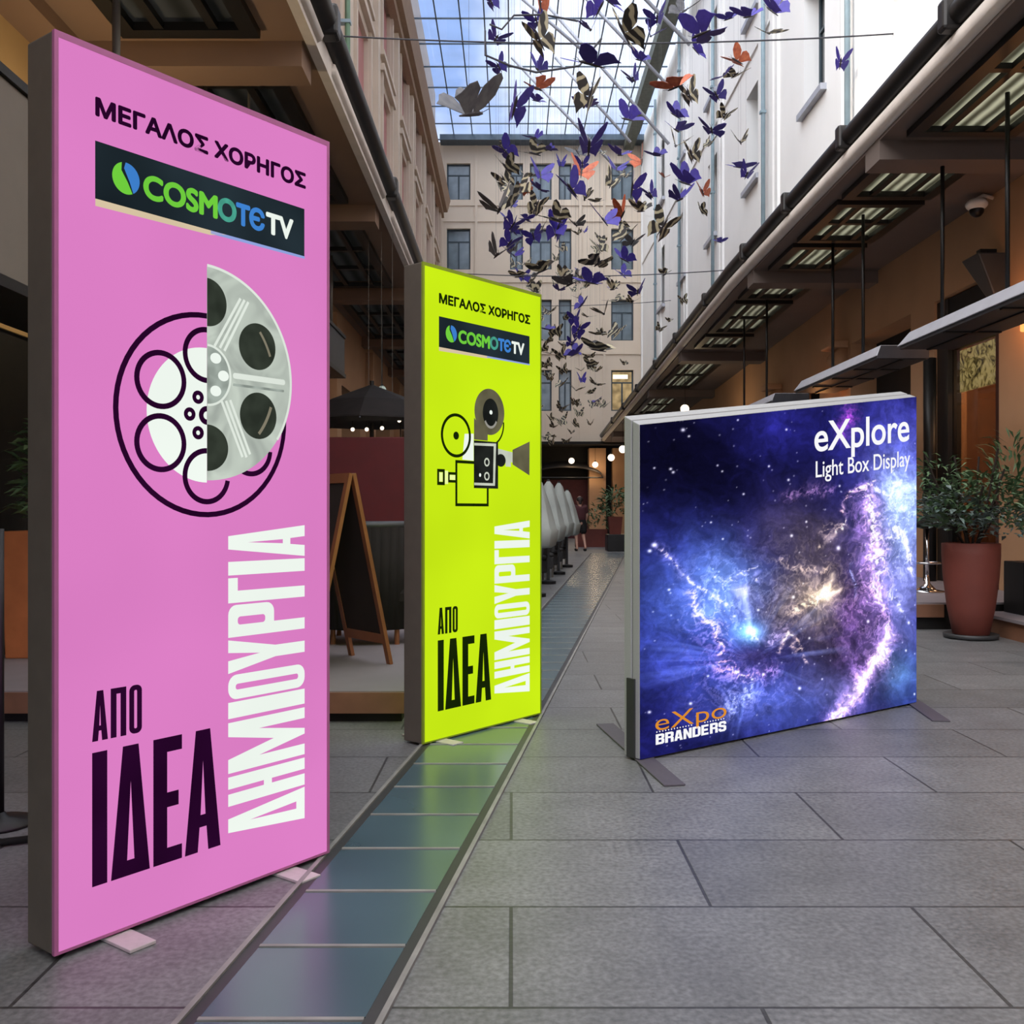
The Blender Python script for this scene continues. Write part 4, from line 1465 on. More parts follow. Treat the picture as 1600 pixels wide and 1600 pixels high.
def gfoot(name, p, q, w, mat):
    p, q = Vector(p), Vector(q)
    inv = Matrix.Rotation(-math.atan2(gu.y, gu.x), 3, 'Z')
    a = inv @ (Vector((p.x, p.y, 0)) - Vector((GB.x, GB.y, 0)))
    b = inv @ (Vector((q.x, q.y, 0)) - Vector((GB.x, GB.y, 0)))
    d = (b - a).normalized()
    s = Vector((-d.y, d.x, 0)) * w / 2
    v = [a - s, b - s, b + s, a + s]
    up = Vector((0, 0, .009))
    MB().hexa([tuple(x + Vector((0, 0, .001))) for x in v] + [tuple(x + up) for x in v]).build(name, mat, gx, bevel=.002)


gfoot('foot_plate', (.53, 5.58), (.72, 4.33), .10, M['foot'])
gfoot('foot_plate', (2.60, 6.55), (2.485, 5.66), .10, M['foot'])
MB().box(-.010, 0.0, .030, .086, .012, .40).build('side_bracket', M['bracket'], gx, bevel=.002)
MB().box(GW, GW + .010, .030, .086, .012, .40).build('side_bracket', M['bracket'], gx, bevel=.002)


# ================================================================== HANGING CANOPIES, RODS (right)
def hung_canopy(y0, y1, label, rods):
    r = empty('hanging_canopy', (4.3, y0, 3.06), label=label, cat='canopy', group='steel canopies hung over the shop fronts')
    L = y1 - y0
    c = 0.22
    m = MB()
    m.hexa([(0, 0, 0), (.62, 0, .0), (.62, L, .0), (0, L - .0, 0), (.06, .02, .13), (.62, .02, .13), (.62, L - c, .13), (.06, L - c, .13)])
    m.build('top_sheet', M['awning_top'], r, bevel=.01)
    MB().hexa([(0.0, -.012, -.03), (.62, -.012, -.03), (.62, -.001, -.03), (0.0, -.001, -.03), (.055, -.012, .12), (.62, -.012, .12), (.62, -.001, .12), (.055, -.001, .12)]).build('end_panel', M['awning_under'], r)
    m = MB()
    m.box(.02, .62, 0.02, L - .06, -.035, -.002)
    m.build('underside_panel', M['awning_under'], r)
    m = MB()
    for i in range(1, 4):
        m.box(.04, .60, L * i / 4 - .03, L * i / 4 + .03, -.05, -.035)
    m.box(.30, .34, .05, L - .1, -.05, -.036)
    m.build('underside_ribs', M['black'], r)
    for y in [q_ - y0 for q_ in rods]:
        Yw = y0 + y
        MB().tube([(.26, y, .12), (.26, y, zr(Yw) - 3.06)], .022, 8).build('hanger_rod', M['black'], r, True)
    return r


hung_canopy(6.4, 10.95, 'grey steel canopy hung over the shop window at the right edge', (9.0, 10.36))
hung_canopy(11.55, 14.95, 'grey steel canopy on rods just above the galaxy box', (12.7, 13.9))
hung_canopy(16.2, 20.5, 'far grey steel canopy hidden mostly behind the galaxy box', (17.5, 19.2))

# left rods with the grey fascia boards
for i, (y0, y1, lab) in enumerate(((3.0, 9.2, 'long grey fascia board hung along the left edge'), (10.4, 15.2, 'far dark fascia board hung on the left behind the pink box'))):
    r = empty('hanging_board', (-2.6, y0, 2.42), label=lab, cat='signboard', group='boards hung from the left canopy')
    z1 = 1.02 if i == 0 else .55
    if i: r.location.z = 3.35
    MB().box(-.06, 0, 0, y1 - y0, 0, z1).build('board', M['grey_board'] if i == 0 else M['awning_under'], r, bevel=.01)
    MB().box(-.08, .02, 0, y1 - y0, z1, z1 + .05).build('top_rail', M['black'], r)
    MB().box(-.5, .02, 0, y1 - y0, -.06, 0).build('bottom_rail', M['black'], r)
    for y in ((3.5, 5.25) if i == 0 else (1.2, 3.8)):
        MB().tube([(-.03, y, z1), (-.03, y, ZL - r.location.z)], .028, 8).build('hanger_rod', M['rod'], r, True)
q = empty('added_wall_lamp', (-2.9, 7.2, 3.3), label='added unseen lamp washing the ochre wall behind the pink box', cat='lamp')  # unseen lamp added for the warm light on the ochre wall
MB().box(-.08, .24, -.2, .2, 0, .06).build('housing', M['black'], q)
MB().box(-.06, .2, -.17, .17, .06, .075).build('lit_glass', M['bulb'], q)
L = bpy.data.lights.new('wall_wash', 'POINT')
L.energy = 38
L.color = (1, .80, .50)
L.shadow_soft_size = .08
lo = bpy.data.objects.new('wall_wash', L)
COL.objects.link(lo)
lo.parent = q
lo.location = (-.02, 0, .25)
# spotlight hanging on a thin rod
r = empty('ceiling_spotlight', at(389, 112, 8.6), label='small dark spotlight on a thin rod under the left canopy', cat='spotlight')
r.location.z = ZL - .2
MB().lathe([(.03, 0), (.05, -.03), (.09, -.14), (.085, -.16)], n=14).build('lamp_head', M['black'], r, True)
MB().tube([(0, 0, .2), (0, 0, 0)], .012, 6).build('rod', M['rod'], r)
MB().tube([(0, 0, -.16), (0, 0, -.5)], .006, 6).build('cable', M['rod'], r)

# ================================================================== RIGHT SHOP FRONT
dr = empty('shop_window', (XR + .12, 12.65, 0), label='tall dark framed shop window behind the clay pot', cat='shop window')
m = MB()
m.box(-.10, .10, -.90, -.78, 0, 4.1).box(-.08, .08, -.78, .56, 3.40, 3.52).box(-.08, .08, -.78, .56, 0, .30)
m.build('window_frame', pmat('dark_red_wood', rgb(58, 26, 20), .5, var=.15), dr)
MB().tube([(-.30, .62, 0.28), (-.30, .62, 3.3)], .085, 12).build('corner_post', M['black'], dr, True)
MB().box(-.08, .10, .56, .90, 0, 4.1).build('side_panel', M['black'], dr)
MB().box(-.02, 0.0, -.78, .56, .3, 3.40).build('glass_pane', M['shopglass'], dr)
MB().box(-.06, .06, -.78, .56, 3.52, 4.1).build('transom_panel', M['dark'], dr)
MB().box(-.10, -.06, -.72, -.66, 1.1, 1.35).build('door_handle', M['chrome'], dr)


def painted_reflection():  # mottled yellow glow painted for the facade mirrored in the shop glass
    m, t, out = newmat('facade_reflection_glow')
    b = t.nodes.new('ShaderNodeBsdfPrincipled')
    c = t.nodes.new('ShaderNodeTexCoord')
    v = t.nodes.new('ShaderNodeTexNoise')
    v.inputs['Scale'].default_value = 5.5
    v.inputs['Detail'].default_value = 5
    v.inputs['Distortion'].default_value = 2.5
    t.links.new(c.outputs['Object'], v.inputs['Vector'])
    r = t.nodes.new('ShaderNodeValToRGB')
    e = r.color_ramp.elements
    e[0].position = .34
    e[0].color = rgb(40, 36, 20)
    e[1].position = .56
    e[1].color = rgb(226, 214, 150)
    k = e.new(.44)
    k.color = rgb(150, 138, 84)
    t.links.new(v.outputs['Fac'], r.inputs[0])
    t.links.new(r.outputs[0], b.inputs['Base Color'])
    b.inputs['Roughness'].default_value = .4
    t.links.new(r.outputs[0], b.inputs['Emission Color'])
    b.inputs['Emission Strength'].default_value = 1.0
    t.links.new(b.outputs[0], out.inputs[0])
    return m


o = MB().box(XR + .17, XR + .20, 11.95, 13.15, 2.82, 3.38).build('reflection_panel', painted_reflection(), bevel=.005)  # added panel behind the pane, takes the place of a reflection
tag(o, 'glowing panel painted as the facade reflection in the shop window', 'panel')
o = MB().box(XR + .75, XR + .95, 12.55, 12.95, .0, 1.95).build('display_column', M['orange_clay'], bevel=.02)
tag(o, 'orange lit display column inside the shop window', 'display stand')
o = MB().box(XR + .8, XR + 1.2, 11.6, 12.4, .0, 1.7).build('display_cabinet', M['deckwood'], bevel=.02)
tag(o, 'dark wooden cabinet behind the glass at the right', 'cabinet')


def bulb_lamp(name, loc, r, label, group, top=None, mat='bulb', energy=0, col=(1, .75, .45)):
    q = empty(name, loc, label=label, cat='lamp', group=group)
    MB().ball((0, 0, 0), r).build('globe', M[mat], q, True)
    MB().lathe([(r * .35, r * .85), (r * .35, r * 1.25), (r * .15, r * 1.35)], n=12).build('socket', M['black'], q, True)
    if top: MB().tube([(0, 0, r * 1.3), (0, 0, top - loc[2])], .008, 6).build('cord', M['black'], q)
    if energy:
        L = bpy.data.lights.new('glow', 'POINT')
        L.energy = energy
        L.color = col
        L.shadow_soft_size = r
        lo = bpy.data.objects.new('glow', L)
        COL.objects.link(lo)
        lo.parent = q
        lo.location = (-.0, 0, -r * 1.6)
    return q


gl = 'warm globe lamps'
bulb_lamp('pendant_lamp', at(973, 702, 36), .14, 'warm globe lamp hanging nearest the galaxy box corner', gl, zr(36), energy=25)
bulb_lamp('pendant_lamp', at(955, 715, 40), .14, 'warm globe lamp second left of the galaxy box corner', gl, zr(40), energy=25)
bulb_lamp('pendant_lamp', at(930, 726, 43.4), .13, 'warm globe lamp low in front of the beige pillars', gl, ez(697), energy=25)
bulb_lamp('pendant_lamp', at(893, 720, 43.4), .13, 'white globe lamp above the black arched awning', gl, ez(697), energy=20)
bulb_lamp('pendant_lamp', at(1070, 639, 24.5), .11, 'warm globe lamp peeping over the top of the galaxy box', gl, zr(24.5), energy=40)
# warm wall lights of the shop front
for (y, z, lab, en) in ((10.9, 3.45, 'orange wall lantern at the right edge above the steel canopy', 14), (17.6, 2.75, 'orange wall lantern under the steel canopy above the galaxy box', 14)):
    q = empty('wall_lantern', (XR, y, z), label=lab, cat='lamp', group='orange wall lanterns')
    MB().box(-.16, -.04, -.07, .07, -.22, .22).build('lit_glass', M['orange_glow'], q, bevel=.02)
    MB().box(-.04, 0, -.09, .09, -.26, .26).box(-.18, 0, -.09, .09, .22, .27).build('backplate', M['black'], q, bevel=.01)
    L = bpy.data.lights.new('glow', 'POINT')
    L.energy = en
    L.color = (1, .42, .14)
    L.shadow_soft_size = .1
    lo = bpy.data.objects.new('glow', L)
    COL.objects.link(lo)
    lo.parent = q
    lo.location = (-.30, 0, 0)
# shop interior lamp
L = bpy.data.lights.new('shop_glow', 'POINT')
L.energy = 90
L.color = (1, .62, .35)
L.shadow_soft_size = .15
lo = bpy.data.objects.new('shop_glow', L)
COL.objects.link(lo)
lo.location = (XR + 1.0, 12.6, 2.9)

# floodlight bracket above the canopy
q = empty('floodlight', (XR, 11.85, 4.15), label='grey cone floodlight on the wall above the right steel canopy', cat='floodlight')
MB().hexa([(-.14, -.30, -.42), (0, -.30, -.42), (0, -.14, -.42), (-.14, -.14, -.42), (-.34, -.28, .14), (0, -.28, .14), (0, .16, .14), (-.34, .16, .14)]).build('housing', M['bracket'], q, bevel=.02)
MB().box(-.2, 0, -.05, .05, .14, .24).build('bracket', M['black'], q)
# dome camera
q = empty('dome_camera', (XR - .02, 11.85, 5.02), label='white dome security camera under the right soffit', cat='camera')
MB().tube([(0, 0, 0), (-.12, 0, .03), (-.20, 0, -.02)], .025, 8).build('arm', M['fascia'], q, True)
MB().ball((-.20, 0, -.08), .13, sq=(1, 1, .6)).build('housing', M['white_paint'], q, True)
MB().ball((-.20, 0, -.15), .085).build('dome_cover', M['black'], q, True)
# plaster corbel
q = empty('wall_corbel', (XR, 17.2, 4.15), label='carved plaster corbel on the tan wall above the galaxy box', cat='corbel', group='corbels')
MB().box(-.35, 0, -.25, .25, -.08, .05).build('cap', M['tan'], q, bevel=.03)
MB().tube([(-.12, -.2, -.25), (-.12, .2, -.25)], .14, 14).tube([(-.2, -.2, -.5), (-.2, .2, -.5)], .09, 12).box(-.16, 0, -.2, .2, -.8, -.08).build('scroll', M['tan'], q, True)
q2 = copy_tree(q)
q2.location = (XR, 21.4, 3.95)
q2['label'] = 'carved plaster corbel farther down the right wall'


# ================================================================== POTS AND PLANTS
def foliage(mb, rnd, c, rx, ry, rz, n, ln, wd, up=0.4):
    for _ in range(n):
        th, ph = rnd.uniform(0, 2 * PI), math.acos(rnd.uniform(-.6, 1))
        rr = rnd.uniform(.35, 1) ** .5
        p = Vector((c[0] + rx * rr * math.sin(ph) * math.cos(th), c[1] + ry * rr * math.sin(ph) * math.sin(th), c[2] + rz * rr * math.cos(ph)))
        d = Vector((math.cos(th) + rnd.uniform(-.5, .5), math.sin(th) + rnd.uniform(-.5, .5), up + rnd.uniform(-.6, .6))).normalized()
        s = d.cross(Vector((rnd.uniform(-.3, .3), rnd.uniform(-.3, .3), 1))).normalized()
        l, w = ln * rnd.uniform(.6, 1.3), wd * rnd.uniform(.7, 1.2)
        q = p + d * l * .5
        e = p + d * l - Vector((0, 0, l * .25))
        mb.add([p, q + s * w / 2, e, q - s * w / 2], [(0, 1, 2, 3)])


rnd = random.Random(3)
pot = empty('potted_plant', (4.42, 9.42, 0), label='tall terracotta pot with a bushy plant on the right', cat='potted plant')
MB().lathe([(.20, .001), (.245, .01), (.25, .045), (.235, .05), (.20, .03)], n=32).build('saucer', M['bracket'], pot, True)
MB().lathe([(.155, .04), (.165, .045), (.215, .30), (.250, .60), (.262, .80), (.262, .915), (.235, .92), (.225, .86)], n=40).build('clay_pot', M['terracotta'], pot, True)
MB().lathe([(.224, .84), (.224, .87), (.02, .885)], n=24).build('soil', M['soil'], pot)
m = MB()
for i in range(14):
    a = rnd.uniform(0, 2 * PI)
    r1 = rnd.uniform(.2, .5)
    m.tube([(.05 * math.cos(a), .05 * math.sin(a), .87), (r1 * .5 * math.cos(a), r1 * .5 * math.sin(a), 1.15), (r1 * math.cos(a), r1 * math.sin(a), rnd.uniform(1.2, 1.85))], .010, 5)
m.build('stems', M['soil'], pot)
m = MB()
foliage(m, rnd, (.12, 0, 1.25), .52, .45, .38, 700, .12, .04)
foliage(m, rnd, (-.28, 0, 1.35), .32, .3, .42, 260, .13, .03)
foliage(m, rnd, (.45, .1, 1.45), .25, .3, .55, 200, .22, .03, 1.0)
m.build('foliage', M['leaf'], pot)
m = MB()
foliage(m, rnd, (-.22, -.1, 1.18), .34, .3, .25, 260, .10, .05)
foliage(m, rnd, (.25, -.2, 1.08), .4, .3, .2, 220, .10, .04)
m.build('grey_foliage', M['leaf_grey'], pot)

o = MB().box(5.0, 5.75, 9.55, 9.95, .2, .72).build('planter_box', M['black'], bevel=.01)
tag(o, 'black box planter on the step right of the clay pot', 'planter')

# bar stool behind the galaxy box
q = empty('bar_stool', (4.86, 11.45, .28), label='chrome bar stool with black seat beside the clay pot', cat='bar stool', group='bar stools')
MB().lathe([(.20, 0), (.20, .012), (.10, .03), (.035, .10), (.025, .2)], n=24).build('base', M['chrome'], q, True)
MB().tube([(0, 0, .1), (0, 0, .76)], .022, 12).build('pole', M['chrome'], q, True)
m = MB()
m.tube([(.15 * math.cos(2 * PI * i / 20), .15 * math.sin(2 * PI * i / 20), .34) for i in range(21)], .012, 8).tube([(-.15, 0, .34), (.15, 0, .34)], .01, 6)
m.build('footrest', M['chrome'], q, True)
MB().lathe([(.05, .74), (.19, .77), (.20, .83), (.17, .86), (.02, .865)], n=24).build('seat', M['dark_cloth'], q, True)
q2 = copy_tree(q)
q2.location = (4.5, 12.3, .28)
q2['label'] = 'chrome bar stool with black seat half hidden by the galaxy box'

# far pots on a black plinth
o = MB().box(2.95, 3.75, 30.2, 31.0, 0, .52).build('plinth', M['black'], bevel=.02)
tag(o, 'low black plinth carrying clay pots, far left of the galaxy box', 'plinth')
q = empty('potted_plant', (3.22, 30.6, .52), label='far square clay planter with dark leaves on the black plinth', cat='potted plant', group='far planters')
MB().hexa([(-.17, -.17, 0), (.17, -.17, 0), (.17, .17, 0), (-.17, .17, 0), (-.22, -.22, .55), (.22, -.22, .55), (.22, .22, .55), (-.22, .22, .55)]).build('clay_pot', M['terracotta'], q)
m = MB()
foliage(m, rnd, (0, 0, .95), .42, .4, .55, 260, .3, .07)
m.build('foliage', M['leaf'], q)
q = empty('potted_plant', (2.75, 34, 0), label='far dark leafy plant in a low clay planter behind the person', cat='potted plant', group='far planters')
MB().box(-.55, .55, -.2, .2, 0, .62).build('clay_pot', M['terracotta'], q)
m = MB()
foliage(m, rnd, (.2, 0, .95), .55, .3, .5, 240, .3, .06)
m.build('foliage', M['leaf'], q)

# left planter
q = empty('potted_plant', (-3.36, 7.1, .18), label='orange clay planter with leafy plant at the left edge', cat='potted plant')
MB().hexa([(-.22, -.2, 0), (.20, -.2, 0), (.20, .2, 0), (-.22, .2, 0), (-.24, -.22, .9), (.22, -.22, .9), (.22, .22, .9), (-.24, .22, .9)]).build('clay_pot', M['orange_clay'], q, bevel=.01)
m = MB()
foliage(m, rnd, (.05, 0, 1.25), .22, .3, .5, 320, .16, .05)
m.build('foliage', M['leaf'], q)
# black pole at the left edge
q = empty('pole_stand', (-1.99, 3.8, 0), label='thin black pole stand left of the pink light box', cat='stand')
MB().tube([(0, 0, .02), (0, 0, 1.15)], .016, 8).build('pole', M['black'], q, True)
MB().lathe([(.13, .001), (.13, .012), (.03, .03), (.018, .05)], n=20).build('base', M['black'], q, True)
m = MB()
m.tube([(-2.3, 3.5, .02), (-2.05, 3.62, .016), (-1.85, 3.55, .016), (-1.70, 3.62, .016), (-1.55, 3.5, .016), (-1.42, 3.35, .016)], .014, 8)
o = m.build('power_cable', M['black'], smooth=True)
tag(o, 'black power cable lying on the paving behind the pink box', 'cable')

# ================================================================== LEFT TERRACE THINGS
# A-frame sign
hinge = Vector((-1.05, 6.45, .18))
fa = empty('chalkboard_sign', hinge, math.atan2(.43, -.35), 'wooden A-frame chalkboard sign on the left terrace deck', 'sign')
# local x runs along the hinge away from the camera, local y to the left board
m_w = .56
for side in (-1, 1):
    top, foot = Vector((0, .012 * side, 1.29)), Vector((0, .30 * side, 0))
    t = (foot - top)
    n = Vector((0, t.z, -t.y)).normalized() * .012
    fr = MB()

    def slat(x0, x1, s0, s1, th=.013):
        a, b = top + t * s0, top + t * s1
        nn = Vector((0, t.z, -t.y)).normalized() * th
        fr.hexa([(x0, *(b - nn)[1:]), (x1, *(b - nn)[1:]), (x1, *(b + nn)[1:]), (x0, *(b + nn)[1:]),
                 (x0, *(a - nn)[1:]), (x1, *(a - nn)[1:]), (x1, *(a + nn)[1:]), (x0, *(a + nn)[1:])])
    slat(0, .045, 0, 1)
    slat(m_w - .045, m_w, 0, 1)
    slat(.045, m_w - .045, 0, .05)
    slat(.045, m_w - .045, .84, .89)
    fr.build('wooden_frame', M['wood'], fa)
    a, b = top + t * .05, top + t * .84
    nn = Vector((0, t.z, -t.y)).normalized() * .006
    MB().hexa([(.045, *(b - nn)[1:]), (m_w - .045, *(b - nn)[1:]), (m_w - .045, *(b + nn)[1:]), (.045, *(b + nn)[1:]),
               (.045, *(a - nn)[1:]), (m_w - .045, *(a - nn)[1:]), (m_w - .045, *(a + nn)[1:]), (.045, *(a + nn)[1:])]).build('board', M['chalk'], fa)

# tub chair behind the sign
q = empty('tub_chair', (-1.15, 7.9, .18), label='dark round-backed tub chair behind the chalkboard sign', cat='chair')
m = MB()
N = 20
ring = []
for i in range(N + 1):
    a = PI * .0 + PI * i / N
    ring.append((math.cos(a), -math.sin(a)))
for i in range(N):
    (c0, s0), (c1, s1) = ring[i], ring[i + 1]
    m.hexa([(.42 * c0, .38 * s0, .12), (.42 * c1, .38 * s1, .12), (.36 * c1, .32 * s1, .12), (.36 * c0, .32 * s0, .12),
            (.46 * c0, .42 * s0, .92), (.46 * c1, .42 * s1, .92), (.40 * c1, .36 * s1, .92), (.40 * c0, .36 * s0, .92)])
m.build('backrest', M['dark_cloth'], q, True)
m = MB()
m.tube([(.43 * c, .39 * s, .93) for c, s in ring], .035, 8)
m.build('top_rail', M['bracket'], q, True)
MB().box(-.35, .35, -.30, .38, .30, .44).build('seat', M['dark_cloth'], q, bevel=.04)
for (x, y) in ((-.3, .3), (.3, .3), (-.25, -.25), (.25, -.25)):
    MB().tube([(x, y, 0), (x, y, .3)], .02, 8).build('leg', M['wood'], q)

q = empty('bench', (-1.5, 9.9, .18), label='low wooden bench in front of the dark red screen', cat='bench')
MB().box(-.6, .68, 0, .42, .17, .27).build('seat', M['deckwood'], q, bevel=.01)
for x in (-.55, .55):
    MB().box(x - .04, x + .04, .05, .37, 0, .17).build('leg', M['black'], q)
o = MB().box(-2.6, -.86, 10.5, 10.58, .18, 2.02).build('screen_panel', M['red'], bevel=.01)
tag(o, 'dark red screen panel standing on the left terrace', 'screen')

# open dark parasol over the red screen
q = empty('parasol', (-1.62, 11.3, .18), label='open black parasol with small lamps behind the red screen', cat='parasol')
MB().tube([(0, 0, 0), (0, 0, 2.55)], .025, 8).build('pole', M['black'], q)
MB().lathe([(.92, 2.06), (.90, 2.08), (.55, 2.30), (.03, 2.50)], n=8).build('canopy', pmat('dark_canopy_canvas', rgb(28, 22, 20), .8, var=.4, scale=4, spec=.2), q)
for i in range(4):
    a = PI * i / 4
    MB().tube([(.88 * math.cos(a), .88 * math.sin(a), 2.05), (0, 0, 2.2), (-.88 * math.cos(a), -.88 * math.sin(a), 2.05)], .01, 5).build('rib', M['chrome'], q)
MB().box(-.2, .2, -.2, .2, 0, .06).build('base', M['black'], q)
for i, (px, py, w) in enumerate(((551, 671, 'far left'), (573, 671, 'second'), (597, 669, 'third'), (626, 686, 'lowest right'), (624, 657, 'highest right'))):
    p = at(px, py, 11.0)
    bulb_lamp('bulb', p, 0.022, 'tiny glowing bulb above the red screen, %s of the five' % w, 'bulbs above the red screen', 2.46)
# white curled bird lamps
bl = 'white bird lamps'
for i, (px, py, w) in enumerate(((576, 626, 'left'), (613, 633, 'right'), (596, 645, 'lowest'))):
    q = empty('bird_lamp', at(px, py, 13.0), rnd.uniform(-.4, .4), 'small white bird-shaped lamp under the left canopy, %s of three' % w, 'lamp', bl)
    MB().tube([(-.11, 0, -.03), (-.04, 0, .0), (.03, 0, .02), (.08, 0, .09)], [.006, .026, .03, .008], 8).build('body', M['print_white'], q, True)
    MB().add([(0, 0, .02), (.06, 0, .03), (.02, .12, .09), (0, -.12, .09)], [(0, 1, 2), (0, 1, 3)]).build('wings', M['print_white'], q)
    MB().tube([(0, 0, .03), (0, 0, ZL - q.location.z)], .003, 5).build('cord', M['rod'], q)
# pendant on a long wire
q = bulb_lamp('pendant_lamp', at(597, 609, 16.6), .07, 'small unlit pendant on a long wire under the left canopy', None, ZL, 'reel_hub')

# closed parasols and dark chairs along the glass strip
par = None
plist = ((850, 744, 14.03), (866, 749, 16.53), (881, 752, 19.03), (893, 764, 21.53))
for i, (px, py, Y) in enumerate(plist):
    x, y, z = at(px, py, Y)
    lab = ('closed pale canvas parasol beside the glass strip, %s') % ('nearest, beside the green box', 'second beyond the green box', 'third beyond the green box', 'farthest, nearest the person')[i]
    if par is None:
        par = empty('closed_parasol', (x - .1, y, 0), 0, lab, 'parasol', 'closed parasols along the glass strip')
        MB().tube([(0, 0, .0), (0, 0, z)], .025, 8).build('pole', M['bracket'], par)
        n = 14
        m = MB()
        prof = [(.02, z - .02), (.08, z - .10), (.20, z - .45), (.28, z - .75), (.31, .95), (.27, .74), (.20, .70)]
        m.lathe(prof, n=n)
        for k in range(len(m.v)):
            vx, vy, vz = m.v[k]
            if k % 2: m.v[k] = (vx * .72, vy * .72, vz)
        m.build('folded_canopy', M['white_cloth'], par, True)
        MB().lathe([(.13, 0.001), (.13, .05), (.04, .07)], n=20).build('base', M['black'], par)
        z_par = z
    else:
        c = copy_tree(par)
        c.location = (x - .1, y, 0)
        c.scale = (1, 1, z / z_par)
        c['label'] = lab

ch = empty('terrace_chair', (0, 0, 0), math.atan(.119), 'dark wicker chair', 'chair', 'dark chairs along the glass strip')
MB().box(-.25, .25, -.26, .26, .38, .46).build('seat', M['chair'], ch, bevel=.03)
MB().hexa([(.19, -.26, .46), (.25, -.26, .46), (.25, .26, .46), (.19, .26, .46), (.25, -.26, .84), (.31, -.26, .84), (.31, .26, .84), (.25, .26, .84)]).build('backrest', M['chair'], ch, bevel=.02)
MB().box(-.24, .24, -.25, .25, .16, .38).build('skirt', M['chair'], ch, bevel=.02)
for (x, y) in ((-.22, -.23), (.22, -.23), (-.22, .23), (.22, .23)):
    MB().tube([(x, y, 0), (x, y, .38)], .018, 8).build('leg', M['rod'], ch)
for i in range(8):
    Y = 13.4 + 1.25 * i
    c = ch if i == 0 else copy_tree(ch)
    c.location = (.44 + .119 * (Y - 14.3) - .42, Y, 0)
    c['label'] = 'dark wicker terrace chair along the glass strip, %s from the green box' % ORD[i]


# ================================================================== PERSON
def person():
    root = empty('person', (2.12, 30.4, 0), .25, 'person walking away in a maroon top and dark shorts', 'person')
    J = {'pelvis': (0, 0, .90), 'belly': (0, .01, 1.06), 'chest': (0, .03, 1.26), 'neck': (0, .04, 1.42), 'headb': (0, .055, 1.50), 'headm': (0, .06, 1.58), 'headt': (0, .05, 1.65),
         'sl': (-.17, .03, 1.36), 'el': (-.24, .0, 1.10), 'wl': (-.25, .08, .86), 'hl': (-.25, .10, .78), 'sr': (.17, .03, 1.36), 'er': (.23, .02, 1.10), 'wr': (.22, .12, .88), 'hr': (.22, .14, .80),
         'pl': (-.09, 0, .86), 'kl': (-.10, .10, .48), 'al': (-.10, .0, .09), 'tl': (-.11, .14, .035), 'pr': (.09, 0, .86), 'kr': (.10, -.02, .48), 'ar': (.10, -.22, .12), 'tr': (.10, -.10, .045)}
    R = {'pelvis': (.15, .11), 'belly': (.125, .10), 'chest': (.155, .105), 'neck': (.052, .052), 'headb': (.066, .075), 'headm': (.078, .095), 'headt': (.05, .06),
         'sl': .062, 'el': .042, 'wl': .030, 'hl': .030, 'sr': .062, 'er': .042, 'wr': .030, 'hr': .030,
         'pl': .088, 'kl': .056, 'al': .038, 'tl': .035, 'pr': .088, 'kr': .056, 'ar': .038, 'tr': .035}
    E = [('pelvis', 'belly'), ('belly', 'chest'), ('chest', 'neck'), ('neck', 'headb'), ('headb', 'headm'), ('headm', 'headt'), ('chest', 'sl'), ('sl', 'el'), ('el', 'wl'), ('wl', 'hl'),
         ('chest', 'sr'), ('sr', 'er'), ('er', 'wr'), ('wr', 'hr'), ('pelvis', 'pl'), ('pl', 'kl'), ('kl', 'al'), ('al', 'tl'), ('pelvis', 'pr'), ('pr', 'kr'), ('kr', 'ar'), ('ar', 'tr')]

    def skin(name, keys, edges, scale, mat, root_key, off=0.0, jj=None):
        JJ = dict(J)
        if jj: JJ.update(jj)
        idx = {k_: i for i, k_ in enumerate(keys)}
        me = bpy.data.meshes.new(name)
        me.from_pydata([JJ[k_] for k_ in keys], [(idx[a], idx[b]) for a, b in edges], [])
        o = link(name, me, root)
        sm = o.modifiers.new('skin', 'SKIN')
        sd = o.modifiers.new('sub', 'SUBSURF')
        sd.levels = sd.render_levels = 2
        lay = me.skin_vertices[0] if me.skin_vertices else None
        for k_ in keys:
            r = R.get(k_, .1)
            r = r if isinstance(r, tuple) else (r, r)
            lay.data[idx[k_]].radius = (r[0] * scale + off, r[1] * scale + off)
        lay.data[idx[root_key]].use_root = True
        dg = bpy.context.evaluated_depsgraph_get()
        me2 = bpy.data.meshes.new_from_object(o.evaluated_get(dg))
        me2.name = name
        bpy.data.objects.remove(o)
        me2.materials.clear()
        me2.materials.append(mat)
        return link(name, me2, root, True)
    # torso needs skin data: meshes made from python have none, add through the modifier's operator-free layer
    return root, J, R, E, skin


